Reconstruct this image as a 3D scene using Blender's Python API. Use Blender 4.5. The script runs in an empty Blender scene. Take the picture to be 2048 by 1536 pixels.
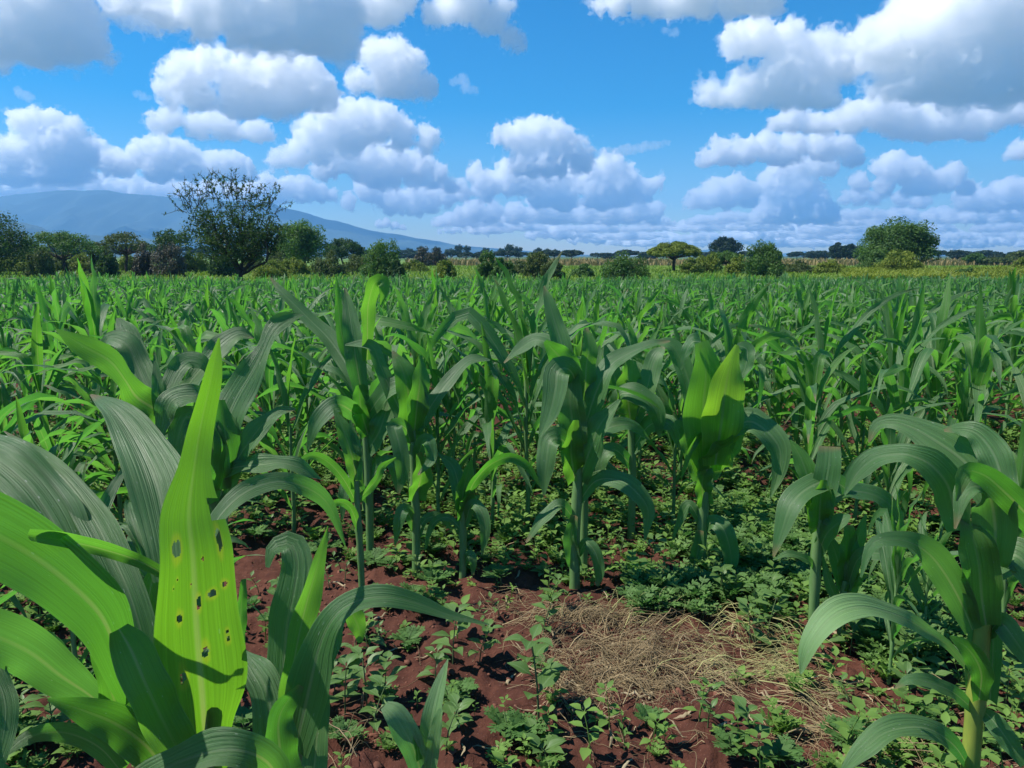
import bpy, math, random
import numpy as np
import openvdb
from mathutils import Vector

sc = bpy.context.scene
COL = sc.collection
R = math.radians
# ---------------------------------------------------------------- camera
CAM_H, PITCH, FPX = 1.6, 9.7, 1500.0
cam = bpy.data.cameras.new('camera')
cam_ob = bpy.data.objects.new('camera', cam)
COL.objects.link(cam_ob)
cam.sensor_width = 36.0
cam.lens = 36.0 * FPX / 2048.0
cam.clip_start, cam.clip_end = 0.05, 200000.0
cam_ob.location = (0, 0, CAM_H)
cam_ob.rotation_euler = (R(90 - PITCH), 0, 0)
sc.camera = cam_ob
# ---------------------------------------------------------------- sky and sun
SUN_EL, SUN_AZ = 56.0, -87.0          # azimuth from +Y (view direction) towards +X
world = bpy.data.worlds.new('World')
sc.world = world
world.use_nodes = True
wn = world.node_tree
bg = wn.nodes['Background']
skyt = wn.nodes.new('ShaderNodeTexSky')
skyt.sky_type = 'NISHITA'
skyt.sun_disc = False
skyt.sun_elevation, skyt.sun_rotation = R(SUN_EL), R(SUN_AZ)
skyt.air_density, skyt.dust_density, skyt.ozone_density = 1.0, 0.15, 4.0
hsv = wn.nodes.new('ShaderNodeHueSaturation')
hsv.inputs['Saturation'].default_value = 1.66
hsv.inputs['Hue'].default_value = 0.499
wn.links.new(skyt.outputs[0], hsv.inputs['Color'])
wn.links.new(hsv.outputs[0], bg.inputs[0])
bg.inputs[1].default_value = 0.084
sun = bpy.data.lights.new('sun', 'SUN')
sun_ob = bpy.data.objects.new('sun', sun)
COL.objects.link(sun_ob)
sun.energy, sun.angle, sun.color = 4.6, R(0.5), (1.0, 0.95, 0.87)
sun_dir = Vector((math.sin(R(SUN_AZ)) * math.cos(R(SUN_EL)),
                  math.cos(R(SUN_AZ)) * math.cos(R(SUN_EL)), math.sin(R(SUN_EL))))
sun_ob.rotation_euler = sun_dir.to_track_quat('Z', 'Y').to_euler()
vs = sc.view_settings
vs.view_transform, vs.look, vs.exposure, vs.gamma = 'Standard', 'None', 0.74, 1.0
vs.use_curve_mapping = False
cy = sc.cycles
cy.max_bounces, cy.volume_bounces = 40, 36
cy.diffuse_bounces, cy.glossy_bounces, cy.transmission_bounces, cy.transparent_max_bounces = 8, 3, 8, 16
cy.use_denoising = True
cy.sample_clamp_indirect = 6.0

# ---------------------------------------------------------------- numbers and helpers
CP, SP = math.cos(R(PITCH)), math.sin(R(PITCH))
EYE = np.array([0.0, 0.0, CAM_H])


def ray(px, py):
    x, y = (px - 1024) / FPX, -(py - 768) / FPX
    return np.array([x, CP + y * SP, -SP + y * CP])


def at(px, py, Y):
    """the point a pixel looks at, Y metres ahead"""
    v = ray(px, py)
    return EYE + v * (Y / v[1])


def px_size(px, py, Y):
    """metres one photograph pixel spans there"""
    return Y / ray(px, py)[1] / FPX


def to_px(p):
    p = np.asarray(p, float) - EYE
    d = p[1] * CP - p[2] * SP
    return 1024 + FPX * p[0] / d, 768 - FPX * (p[1] * SP + p[2] * CP) / d


_rs = np.random.default_rng(77)
_HT = _rs.random(65536)


def vnoise(x, y, seed=0):
    x = np.asarray(x, float); y = np.asarray(y, float)
    i = np.floor(x).astype(np.int64); j = np.floor(y).astype(np.int64)
    f = x - i; g = y - j
    f = f * f * (3 - 2 * f); g = g * g * (3 - 2 * g)

    def h(a, b):
        return _HT[(a * 7919 + b * 104729 + seed * 3571 + (a * b) % 1013) % 65536]
    return (h(i, j) * (1 - f) + h(i + 1, j) * f) * (1 - g) + (h(i, j + 1) * (1 - f) + h(i + 1, j + 1) * f) * g


def fbm(x, y, o=4, seed=0):
    s, a = 0.0, 1.0
    t = 0.0
    for k in range(o):
        s = s + a * (vnoise(x * 2 ** k + 17.3 * k, y * 2 ** k - 9.1 * k, seed + k) - 0.5)
        t += a
        a *= 0.5
    return s / t * 2


def smooth(a, b, x):
    t = np.clip((np.asarray(x, float) - a) / (b - a), 0, 1)
    return t * t * (3 - 2 * t)


FIELD_END = 46.0
PLAIN = -0.60            # the plain lies a little below the camera's own ground


def ground_base(x, y):
    return PLAIN * smooth(3.0, 46.0, y)


def ground_z(x, y):
    x = np.asarray(x, float); y = np.asarray(y, float)
    r = np.hypot(x, y)
    near = 1 - smooth(9, 30, r)
    fine = 1 - smooth(4.5, 9, r)
    z = ground_base(x, y) + near * 0.05 * fbm(x * 1.3, y * 1.3, 3, 5)
    clod = np.abs(fbm(x * 6, y * 6, 3, 11))
    z = z + fine * (0.055 * (clod - 0.3) + 0.022 * np.maximum(0, fbm(x * 19, y * 19, 2, 21)) + 0.009 * fbm(x * 50, y * 50, 2, 31))
    return z


def ground_hit(px, py):
    v = ray(px, py)
    t = -CAM_H / v[2]
    for _ in range(12):
        p = EYE + v * t
        gz = float(ground_z(p[0], p[1]))
        t += (p[2] - gz) / -v[2] * 0.8
    return EYE + v * t


def mesh_from(name, V, faces, mats, uv=None, tint=None, smooth_=True):
    """V n x 3; faces: array m x 3/4, or a list of such arrays"""
    if not isinstance(faces, list):
        faces = [faces]
    faces = [np.asarray(f, np.int32) for f in faces if len(f)]
    me = bpy.data.meshes.new(name)
    V = np.asarray(V, np.float32)
    me.vertices.add(len(V)); me.vertices.foreach_set('co', V.ravel())
    li = np.concatenate([f.ravel() for f in faces])
    tot = np.concatenate([np.full(len(f), f.shape[1], np.int32) for f in faces])
    start = np.concatenate([[0], np.cumsum(tot)[:-1]]).astype(np.int32)
    me.loops.add(len(li)); me.loops.foreach_set('vertex_index', li)
    me.polygons.add(len(tot)); me.polygons.foreach_set('loop_start', start)
    me.polygons.foreach_set('loop_total', tot)
    if smooth_:
        me.polygons.foreach_set('use_smooth', np.ones(len(tot), bool))
    if uv is not None:
        l = me.uv_layers.new(name='UVMap')
        l.data.foreach_set('uv', np.asarray(uv, np.float32)[li].ravel())
    if tint is not None:
        a = me.attributes.new('tint', 'FLOAT', 'POINT')
        a.data.foreach_set('value', np.asarray(tint, np.float32))
    for m in (mats if isinstance(mats, (list, tuple)) else [mats]):
        me.materials.append(m)
    me.update(calc_edges=True)
    me.validate()
    return me


def link(name, me, parent=None, loc=None):
    o = bpy.data.objects.new(name, me)
    COL.objects.link(o)
    if parent is not None:
        o.parent = parent
    if loc is not None:
        o.location = [float(c) for c in loc]
    return o


def tag(o, label=None, cat=None, group=None, kind=None):
    if label: o['label'] = label
    if cat: o['category'] = cat
    if group: o['group'] = group
    if kind: o['kind'] = kind
    return o


NTH = ['first', 'second', 'third', 'fourth', 'fifth', 'sixth', 'seventh', 'eighth', 'ninth', 'tenth', 'eleventh', 'twelfth', 'thirteenth', 'fourteenth', 'fifteenth', 'sixteenth', 'seventeenth', 'eighteenth', 'nineteenth', 'twentieth'] + ['next'] * 40


def empty(name, loc, rz=0.0, scale=1.0):
    o = link(name, None, None, loc)
    o.rotation_euler = (0, 0, rz)
    o.scale = (scale,) * 3
    o.empty_display_size = 0.1
    return o


class Geo:
    """collects pieces of one mesh"""
    def __init__(self):
        self.V, self.F, self.U, self.T, self.n = [], {3: [], 4: []}, [], [], 0

    def add(self, V, F, U=None, t=0.0):
        V = np.asarray(V, float)
        F = np.asarray(F, np.int64)
        self.V.append(V)
        self.F[F.shape[1]].append(F + self.n)
        self.U.append(np.zeros((len(V), 2)) if U is None else np.asarray(U, float))
        self.T.append(np.full(len(V), t, float) if np.isscalar(t) else np.asarray(t, float))
        self.n += len(V)

    def mesh(self, name, mats, smooth_=True):
        fs = [np.concatenate(self.F[k]) for k in (3, 4) if self.F[k]]
        return mesh_from(name, np.concatenate(self.V), fs, mats, np.concatenate(self.U), np.concatenate(self.T), smooth_)


def norm(a):
    a = np.asarray(a, float)
    return a / np.maximum(np.linalg.norm(a, axis=-1, keepdims=True), 1e-9)


def grid_faces(n, m):
    i = np.arange(n - 1)[:, None] * m + np.arange(m - 1)[None, :]
    i = i.ravel()
    return np.stack([i, i + 1, i + m + 1, i + m], 1)


def spline(P, n):
    """Catmull-Rom through rows of P, n samples, even in chord length"""
    P = np.asarray(P, float)
    k = len(P)
    d = np.concatenate([[0], np.cumsum(np.linalg.norm(np.diff(P[:, :3], axis=0), axis=1))])
    s = np.linspace(0, d[-1], n)
    i = np.clip(np.searchsorted(d, s, side='right') - 1, 0, k - 2)
    t = ((s - d[i]) / np.maximum(d[i + 1] - d[i], 1e-9))[:, None]
    p1, p2 = P[i], P[i + 1]
    p0 = np.where((i > 0)[:, None], P[np.maximum(i - 1, 0)], 2 * p1 - p2)
    p3 = np.where((i < k - 2)[:, None], P[np.minimum(i + 2, k - 1)], 2 * p2 - p1)
    return 0.5 * (2 * p1 + (p2 - p0) * t + (2 * p0 - 5 * p1 + 4 * p2 - p3) * t ** 2 + (3 * p1 - p0 - 3 * p2 + p3) * t ** 3)


def tangents(P):
    return norm(np.gradient(P, axis=0))


def ribbon(P, W, S, fold=0.25, wave=0.0, freq=5.0, ph=0.0, nc=5):
    """a leaf blade: P centre line, W widths, S side vectors; V-folded, with wavy margins"""
    n = len(P)
    T = tangents(P)
    S = norm(S - T * (S * T).sum(1, keepdims=True))
    N = norm(np.cross(S, T))
    t = np.linspace(0, 1, n)
    s = np.linspace(-1, 1, nc)
    hw = (np.asarray(W) / 2)[:, None]
    fo = np.broadcast_to(np.asarray(fold, float), (n,))[:, None]
    ab = np.abs(s)[None, :]
    up = fo * hw * ab ** 1.3
    if wave:
        wv = np.where(s[None, :] < 0, np.sin(freq * 6.283 * t + ph)[:, None], np.sin(freq * 5.6 * t + ph * 2.3 + 1)[:, None])
        up = up + wave * hw * ab ** 2 * wv
    sx = hw * s[None, :] * np.sqrt(np.maximum(0.2, 1 - (fo * 0.7) ** 2))
    V = P[:, None, :] + S[:, None, :] * sx[..., None] + N[:, None, :] * up[..., None]
    U = np.stack(np.broadcast_arrays((s[None, :] + 1) / 2, t[:, None]), -1).reshape(-1, 2)
    return V.reshape(-1, 3), grid_faces(n, nc), U


def tube(P, rad, ns=7):
    P = np.asarray(P, float)
    n = len(P)
    T = tangents(P)
    ref = np.where(np.abs(T[:, 2:3]) > 0.9, np.array([[1.0, 0, 0]]), np.array([[0, 0, 1.0]]))
    A = norm(np.cross(T, ref)); B = np.cross(T, A)
    a = np.arange(ns) / ns * 2 * math.pi
    V = P[:, None, :] + np.asarray(rad, float).reshape(-1, 1, 1) * (A[:, None, :] * np.cos(a)[None, :, None] + B[:, None, :] * np.sin(a)[None, :, None])
    i = np.arange(n - 1)[:, None] * ns; j = np.arange(ns)[None, :]; jn = (j + 1) % ns
    F = np.stack([i + j, i + jn, i + ns + jn, i + ns + j], -1).reshape(-1, 4)
    U = np.stack(np.broadcast_arrays(j / ns, np.linspace(0, 1, n)[:, None]), -1).reshape(-1, 2)
    return V.reshape(-1, 3), F, U


# ---------------------------------------------------------------- materials
def material(name):
    m = bpy.data.materials.new(name)
    m.use_nodes = True
    m.node_tree.nodes.clear()
    N, L = m.node_tree.nodes, m.node_tree.links
    out = N.new('ShaderNodeOutputMaterial')
    return m, N, L, out


def ramp(N, stops):
    r = N.new('ShaderNodeValToRGB')
    e = r.color_ramp.elements
    while len(e) < len(stops): e.new(0.5)
    for k, (p, c) in enumerate(stops):
        e[k].position = p
        e[k].color = (*c, 1)
    return r


def noise_node(N, L, scale, detail=4, vec=None, rough=0.55):
    n = N.new('ShaderNodeTexNoise')
    n.inputs['Scale'].default_value = scale
    n.inputs['Detail'].default_value = detail
    n.inputs['Roughness'].default_value = rough
    if vec is not None: L.new(vec, n.inputs['Vector'])
    return n


def mixc(N, L, a, b, fac, mode='MIX'):
    n = N.new('ShaderNodeMix'); n.data_type = 'RGBA'; n.blend_type = mode
    for sock, v in ((n.inputs[0], fac), (n.inputs[6], a), (n.inputs[7], b)):
        if hasattr(v, 'links') or hasattr(v, 'is_linked'): L.new(v, sock)
        elif isinstance(v, (int, float)): sock.default_value = v
        else: sock.default_value = (*v, 1)
    return n.outputs[2]


def mathn(N, L, op, a, b=None, c=None):
    n = N.new('ShaderNodeMath'); n.operation = op
    for k, v in enumerate((a, b, c)):
        if v is None: continue
        if isinstance(v, (int, float)): n.inputs[k].default_value = v
        else: L.new(v, n.inputs[k])
    return n.outputs[0]


def maize_leaf_material(name, dark, light, trans, damage=False, fac=0.42):
    """blade: parallel veins, pale midrib, glossy upper skin, light coming through"""
    m, N, L, out = material(name)
    uv = N.new('ShaderNodeUVMap'); uv.uv_map = 'UVMap'
    sep = N.new('ShaderNodeSeparateXYZ'); L.new(uv.outputs[0], sep.inputs[0])
    u, v = sep.outputs[0], sep.outputs[1]
    info = N.new('ShaderNodeObjectInfo')
    ta = N.new('ShaderNodeAttribute'); ta.attribute_name = 'tint'
    rnd = mathn(N, L, 'FRACT', mathn(N, L, 'ADD', info.outputs['Random'], ta.outputs['Fac']))
    mp = N.new('ShaderNodeMapping'); mp.inputs['Scale'].default_value = (55, 1.2, 1)
    L.new(uv.outputs[0], mp.inputs[0])
    comb = N.new('ShaderNodeVectorMath'); comb.operation = 'ADD'
    L.new(mp.outputs[0], comb.inputs[0])
    cx = N.new('ShaderNodeCombineXYZ'); L.new(mathn(N, L, 'MULTIPLY', rnd, 37.0), cx.inputs[2]);  L.new(cx.outputs[0], comb.inputs[1])
    veins = noise_node(N, L, 1.0, 3, comb.outputs[0], 0.6)
    mp2 = N.new('ShaderNodeMapping'); mp2.inputs['Scale'].default_value = (2.5, 5, 1)
    L.new(comb.outputs[0], mp2.inputs[0])
    tc = N.new('ShaderNodeTexCoord')
    blot = noise_node(N, L, 9.0, 3, tc.outputs['Object'])
    base = mixc(N, L, dark, light, mathn(N, L, 'MULTIPLY', rnd, 0.9))
    hs = N.new('ShaderNodeHueSaturation')
    L.new(base, hs.inputs['Color'])
    L.new(mathn(N, L, 'MULTIPLY_ADD', veins.outputs[0], 0.9, 0.58), hs.inputs['Value'])
    base = hs.outputs[0]
    mpr = N.new('ShaderNodeMapping'); mpr.inputs['Scale'].default_value = (15, 0.5, 1)
    L.new(uv.outputs[0], mpr.inputs[0])
    cr = N.new('ShaderNodeVectorMath'); cr.operation = 'ADD'
    L.new(mpr.outputs[0], cr.inputs[0])
    L.new(cx.outputs[0], cr.inputs[1])
    ribs = noise_node(N, L, 1.0, 1, cr.outputs[0], 0.5)
    hr = N.new('ShaderNodeHueSaturation'); L.new(base, hr.inputs['Color'])
    L.new(mathn(N, L, 'MULTIPLY_ADD', ribs.outputs[0], 0.8, 0.64), hr.inputs['Value'])
    base = hr.outputs[0]
    base = mixc(N, L, base, light, mathn(N, L, 'MULTIPLY', mathn(N, L, 'SUBTRACT', blot.outputs[0], 0.4), 1.4))
    # yellowing towards the tips of some blades
    dist = mathn(N, L, 'ABSOLUTE', mathn(N, L, 'SUBTRACT', u, 0.5))
    rib = N.new('ShaderNodeMapRange'); rib.inputs[1].default_value = 0.018; rib.inputs[2].default_value = 0.05
    rib.inputs[3].default_value = 0.75; rib.inputs[4].default_value = 0.0
    L.new(dist, rib.inputs[0])
    ribf = mathn(N, L, 'MULTIPLY', rib.outputs[0], mathn(N, L, 'SUBTRACT', 1.0, v))
    base = mixc(N, L, base, (0.27, 0.37, 0.19), ribf)
    mrg = N.new('ShaderNodeMapRange'); mrg.inputs[1].default_value = 0.478; mrg.inputs[2].default_value = 0.496
    mrg.inputs[3].default_value = 0.0; mrg.inputs[4].default_value = 0.55
    L.new(dist, mrg.inputs[0])
    base = mixc(N, L, base, (0.24, 0.33, 0.15), mrg.outputs[0])
    # a few pale feeding scars
    mp3 = N.new('ShaderNodeMapping'); mp3.inputs['Scale'].default_value = (9, 14, 1)
    L.new(uv.outputs[0], mp3.inputs[0])
    c3 = N.new('ShaderNodeVectorMath'); c3.operation = 'ADD'
    L.new(mp3.outputs[0], c3.inputs[0]); L.new(cx.outputs[0], c3.inputs[1])
    vor = N.new('ShaderNodeTexVoronoi'); vor.inputs['Scale'].default_value = 1.0
    L.new(c3.outputs[0], vor.inputs['Vector'])
    sca = N.new('ShaderNodeMapRange'); sca.inputs[1].default_value = 0.07; sca.inputs[2].default_value = 0.11
    sca.inputs[3].default_value = 0.8; sca.inputs[4].default_value = 0.0
    L.new(vor.outputs['Distance'], sca.inputs[0])
    sepc = N.new('ShaderNodeSeparateColor'); L.new(vor.outputs['Color'], sepc.inputs[0])
    scf = mathn(N, L, 'MULTIPLY', sca.outputs[0], mathn(N, L, 'GREATER_THAN', sepc.outputs[0], 0.62))
    base = mixc(N, L, base, (0.42, 0.46, 0.36), scf)
    tipm = N.new('ShaderNodeMapRange'); tipm.inputs[1].default_value = 0.90; tipm.inputs[2].default_value = 0.985
    tipm.inputs[3].default_value = 0.0; tipm.inputs[4].default_value = 1.0
    L.new(mathn(N, L, 'ADD', v, mathn(N, L, 'MULTIPLY', mathn(N, L, 'SUBTRACT', blot.outputs[0], 0.5), 0.15)), tipm.inputs[0])
    tipf = mathn(N, L, 'MULTIPLY', tipm.outputs[0], mathn(N, L, 'GREATER_THAN', mathn(N, L, 'FRACT', mathn(N, L, 'MULTIPLY', rnd, 7.3)), 0.5))
    base = mixc(N, L, base, (0.24, 0.19, 0.09), tipf)
    tcol = mixc(N, L, trans, (trans[0] * 0.55, trans[1] * 0.8, trans[2] * 0.8), rnd)
    h2 = N.new('ShaderNodeHueSaturation'); L.new(tcol, h2.inputs['Color'])
    L.new(mathn(N, L, 'MULTIPLY_ADD', veins.outputs[0], 0.8, 0.6), h2.inputs['Value'])
    tcol = mixc(N, L, h2.outputs[0], (0.42, 0.55, 0.12), ribf)
    if damage:
        da = N.new('ShaderNodeAttribute'); da.attribute_name = 'damage'
        tcol = mixc(N, L, tcol, (0.70, 0.66, 0.04), da.outputs['Fac'])
        base = mixc(N, L, base, (0.30, 0.33, 0.04), da.outputs['Fac'])
    bump = N.new('ShaderNodeBump'); bump.inputs['Strength'].default_value = 0.5; bump.inputs['Distance'].default_value = 0.005
    L.new(mathn(N, L, 'MULTIPLY_ADD', ribs.outputs[0], 1.6, veins.outputs[0]), bump.inputs['Height'])
    pr = N.new('ShaderNodeBsdfPrincipled')
    L.new(base, pr.inputs['Base Color'])
    L.new(mathn(N, L, 'MULTIPLY_ADD', blot.outputs[0], 0.25, 0.36), pr.inputs['Roughness'])
    pr.inputs['Specular IOR Level'].default_value = 0.6
    L.new(bump.outputs[0], pr.inputs['Normal'])
    tr = N.new('ShaderNodeBsdfTranslucent'); L.new(tcol, tr.inputs['Color'])
    mx = N.new('ShaderNodeMixShader'); mx.inputs[0].default_value = fac
    L.new(pr.outputs[0], mx.inputs[1]); L.new(tr.outputs[0], mx.inputs[2])
    L.new(mx.outputs[0], out.inputs['Surface'])
    return m


def foliage_material(name, dark, light, trans, fac=0.3, rough=0.6, spec=0.18, uvein=0.0):
    m, N, L, out = material(name)
    info = N.new('ShaderNodeObjectInfo')
    ta = N.new('ShaderNodeAttribute'); ta.attribute_name = 'tint'
    tc = N.new('ShaderNodeTexCoord')
    nz = noise_node(N, L, 3.0, 2, tc.outputs['Object'])
    f = mathn(N, L, 'MULTIPLY_ADD', ta.outputs['Fac'], 0.75, mathn(N, L, 'MULTIPLY', info.outputs['Random'], 0.3))
    base = mixc(N, L, dark, light, f)
    if uvein:
        uv = N.new('ShaderNodeUVMap'); uv.uv_map = 'UVMap'
        sep = N.new('ShaderNodeSeparateXYZ'); L.new(uv.outputs[0], sep.inputs[0])
        d = mathn(N, L, 'ABSOLUTE', mathn(N, L, 'SUBTRACT', sep.outputs[0], 0.5))
        ang = mathn(N, L, 'SUBTRACT', mathn(N, L, 'MULTIPLY', sep.outputs[1], 9.0), mathn(N, L, 'MULTIPLY', d, 7.0))
        st = mathn(N, L, 'PINGPONG', ang, 0.5)
        mr = N.new('ShaderNodeMapRange'); mr.inputs[1].default_value = 0.02; mr.inputs[2].default_value = 0.16
        mr.inputs[3].default_value = uvein; mr.inputs[4].default_value = 0.0
        L.new(st, mr.inputs[0])
        base = mixc(N, L, base, (0.02, 0.06, 0.02), mr.outputs[0])
        md = N.new('ShaderNodeMapRange'); md.inputs[1].default_value = 0.02; md.inputs[2].default_value = 0.06
        md.inputs[3].default_value = 0.6; md.inputs[4].default_value = 0.0
        L.new(d, md.inputs[0])
        base = mixc(N, L, base, (0.16, 0.25, 0.10), md.outputs[0])
    pr = N.new('ShaderNodeBsdfPrincipled'); L.new(base, pr.inputs['Base Color'])
    pr.inputs['Roughness'].default_value = rough; pr.inputs['Specular IOR Level'].default_value = spec
    tr = N.new('ShaderNodeBsdfTranslucent'); L.new(mixc(N, L, (trans[0] * .5, trans[1] * .6, trans[2] * .6), trans, f), tr.inputs['Color'])
    mx = N.new('ShaderNodeMixShader'); mx.inputs[0].default_value = fac
    L.new(pr.outputs[0], mx.inputs[1]); L.new(tr.outputs[0], mx.inputs[2])
    L.new(mx.outputs[0], out.inputs['Surface'])
    return m


def plain_material(name, a, b, scale=8.0, rough=0.8, stretch=(1, 1, 1), bump=0.0, spec=0.3):
    m, N, L, out = material(name)
    tc = N.new('ShaderNodeTexCoord')
    mp = N.new('ShaderNodeMapping'); mp.inputs['Scale'].default_value = stretch
    L.new(tc.outputs['Object'], mp.inputs[0])
    nz = noise_node(N, L, scale, 5, mp.outputs[0])
    ta = N.new('ShaderNodeAttribute'); ta.attribute_name = 'tint'
    f = mathn(N, L, 'ADD', mathn(N, L, 'MULTIPLY_ADD', nz.outputs[0], 1.6, -0.4), mathn(N, L, 'MULTIPLY', ta.outputs['Fac'], 0.6))
    cl = N.new('ShaderNodeClamp'); L.new(f, cl.inputs[0])
    pr = N.new('ShaderNodeBsdfPrincipled')
    L.new(mixc(N, L, a, b, cl.outputs[0]), pr.inputs['Base Color'])
    pr.inputs['Roughness'].default_value = rough; pr.inputs['Specular IOR Level'].default_value = spec
    if bump:
        bp = N.new('ShaderNodeBump'); bp.inputs['Strength'].default_value = bump; bp.inputs['Distance'].default_value = 0.02
        L.new(nz.outputs[0], bp.inputs['Height']); L.new(bp.outputs[0], pr.inputs['Normal'])
    L.new(pr.outputs[0], out.inputs['Surface'])
    return m


M_LEAF = maize_leaf_material('maize_leaf', (0.050, 0.138, 0.042), (0.105, 0.205, 0.070), (0.17, 0.48, 0.05), fac=0.46)
M_YOUNG = maize_leaf_material('young_maize_leaf', (0.060, 0.175, 0.030), (0.10, 0.235, 0.042), (0.20, 0.52, 0.035), fac=0.5)
M_LIME = maize_leaf_material('lime_maize_leaf', (0.10, 0.25, 0.03), (0.14, 0.30, 0.04), (0.36, 0.72, 0.04), fac=0.52)
M_EATEN = maize_leaf_material('eaten_maize_leaf', (0.075, 0.19, 0.028), (0.11, 0.24, 0.035), (0.33, 0.60, 0.02), damage=True, fac=0.55)
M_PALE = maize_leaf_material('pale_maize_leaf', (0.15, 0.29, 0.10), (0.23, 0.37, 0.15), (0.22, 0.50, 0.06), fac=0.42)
M_STALK = plain_material('maize_stalk', (0.08, 0.19, 0.05), (0.18, 0.28, 0.11), 12, 0.5, (3, 3, 0.6))
M_STALK_Y = plain_material('yellow_maize_stalk', (0.13, 0.22, 0.04), (0.34, 0.38, 0.06), 10, 0.5, (3, 3, 0.8))
M_WEED = foliage_material('weed_leaf', (0.085, 0.165, 0.040), (0.17, 0.29, 0.070), (0.24, 0.46, 0.05), 0.3, 0.5, 0.4, 0.45)
M_WEEDS = foliage_material('small_weed_leaf', (0.068, 0.14, 0.03), (0.155, 0.27, 0.055), (0.20, 0.45, 0.05), 0.3)
M_FERN = foliage_material('feathery_weed_leaf', (0.08, 0.17, 0.045), (0.16, 0.28, 0.08), (0.17, 0.42, 0.08), 0.35)
M_STEM = plain_material('weed_stem', (0.06, 0.12, 0.04), (0.14, 0.16, 0.07), 20, 0.6)
M_STRAW = plain_material('dry_straw', (0.09, 0.060, 0.032), (0.32, 0.24, 0.125), 6, 0.75)
M_WILT = plain_material('wilted_grass', (0.16, 0.15, 0.06), (0.34, 0.33, 0.13), 6, 0.7)
M_BARK = plain_material('bark', (0.025, 0.018, 0.013), (0.09, 0.07, 0.055), 9, 0.9, (2, 2, 0.5), 0.5)

# ================================================================ ground: one sheet to the horizon
def build_ground():
    rr = [0.0, 0.25]
    while rr[-1] < 9.5: rr.append(rr[-1] * 1.0105 if rr[-1] > 0.9 else rr[-1] + 0.03)
    while rr[-1] < 60: rr.append(rr[-1] * 1.04)
    while rr[-1] < 5600: rr.append(rr[-1] * 1.25)
    rr.append(7600.0)
    rr = np.array(rr)
    ang = np.radians(np.concatenate([np.arange(-42, 42.01, 0.26), np.arange(45, 315, 6.0)]))
    n, m = len(rr), len(ang)
    X = rr[:, None] * np.sin(ang)[None, :]; Y = rr[:, None] * np.cos(ang)[None, :]
    Z = ground_z(X, Y)
    V = np.stack([X, Y, Z], -1).reshape(-1, 3)
    i = np.arange(n - 1)[:, None] * m; j = np.arange(m)[None, :]; jn = (j + 1) % m
    F = np.stack([i + j, i + m + j, i + m + jn, i + jn], -1).reshape(-1, 4)
    m_, N, L, out = material('red_soil_and_grassland')
    tc = N.new('ShaderNodeTexCoord')
    P = tc.outputs['Object']
    big = noise_node(N, L, 1.1, 5, P); fine = noise_node(N, L, 22.0, 6, P, 0.7); grit = noise_node(N, L, 120.0, 3, P)
    soil = ramp(N, [(0.28, (0.030, 0.012, 0.009)), (0.5, (0.072, 0.027, 0.018)), (0.72, (0.135, 0.054, 0.034))])
    L.new(mathn(N, L, 'ADD', mathn(N, L, 'MULTIPLY', big.outputs[0], 0.45), mathn(N, L, 'MULTIPLY', fine.outputs[0], 0.55)), soil.inputs[0])
    sc_ = mixc(N, L, soil.outputs[0], (0.2, 0.11, 0.08), mathn(N, L, 'MULTIPLY', mathn(N, L, 'GREATER_THAN', grit.outputs[0], 0.66), 0.5))
    g1 = noise_node(N, L, 0.035, 5, P); g2 = noise_node(N, L, 0.6, 4, P)
    grass = ramp(N, [(0.3, (0.05, 0.12, 0.02)), (0.5, (0.10, 0.19, 0.03)), (0.7, (0.20, 0.20, 0.06))])
    L.new(mathn(N, L, 'ADD', mathn(N, L, 'MULTIPLY', g1.outputs[0], 0.7), mathn(N, L, 'MULTIPLY', g2.outputs[0], 0.3)), grass.inputs[0])
    sep = N.new('ShaderNodeSeparateXYZ'); L.new(P, sep.inputs[0])
    edge = N.new('ShaderNodeMapRange'); edge.inputs[1].default_value = 44; edge.inputs[2].default_value = 48
    L.new(mathn(N, L, 'ADD', sep.outputs[1], mathn(N, L, 'MULTIPLY', g2.outputs[0], 3)), edge.inputs[0])
    far = N.new('ShaderNodeMapRange'); far.inputs[1].default_value = 300; far.inputs[2].default_value = 900
    L.new(sep.outputs[1], far.inputs[0])
    gcol = mixc(N, L, grass.outputs[0], (0.055, 0.085, 0.035), far.outputs[0])
    col = mixc(N, L, sc_, gcol, edge.outputs[0])
    pr = N.new('ShaderNodeBsdfPrincipled'); L.new(col, pr.inputs['Base Color'])
    pr.inputs['Roughness'].default_value = 0.95; pr.inputs['Specular IOR Level'].default_value = 0.15
    bp = N.new('ShaderNodeBump'); bp.inputs['Strength'].default_value = 0.7; bp.inputs['Distance'].default_value = 0.012
    L.new(mathn(N, L, 'ADD', fine.outputs[0], mathn(N, L, 'MULTIPLY', grit.outputs[0], 0.4)), bp.inputs['Height'])
    L.new(bp.outputs[0], pr.inputs['Normal'])
    L.new(pr.outputs[0], out.inputs['Surface'])
    g = link('ground', mesh_from('ground', V, F, m_))
    tag(g, kind='structure', label='red brown ploughed soil of the maize field running out into grassland', cat='ground')


build_ground()

# ================================================================ mountain and hills
M_MTN = plain_material('mountain_slope', (0.014, 0.032, 0.022), (0.045, 0.066, 0.042), 0.004, 0.95)


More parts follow.
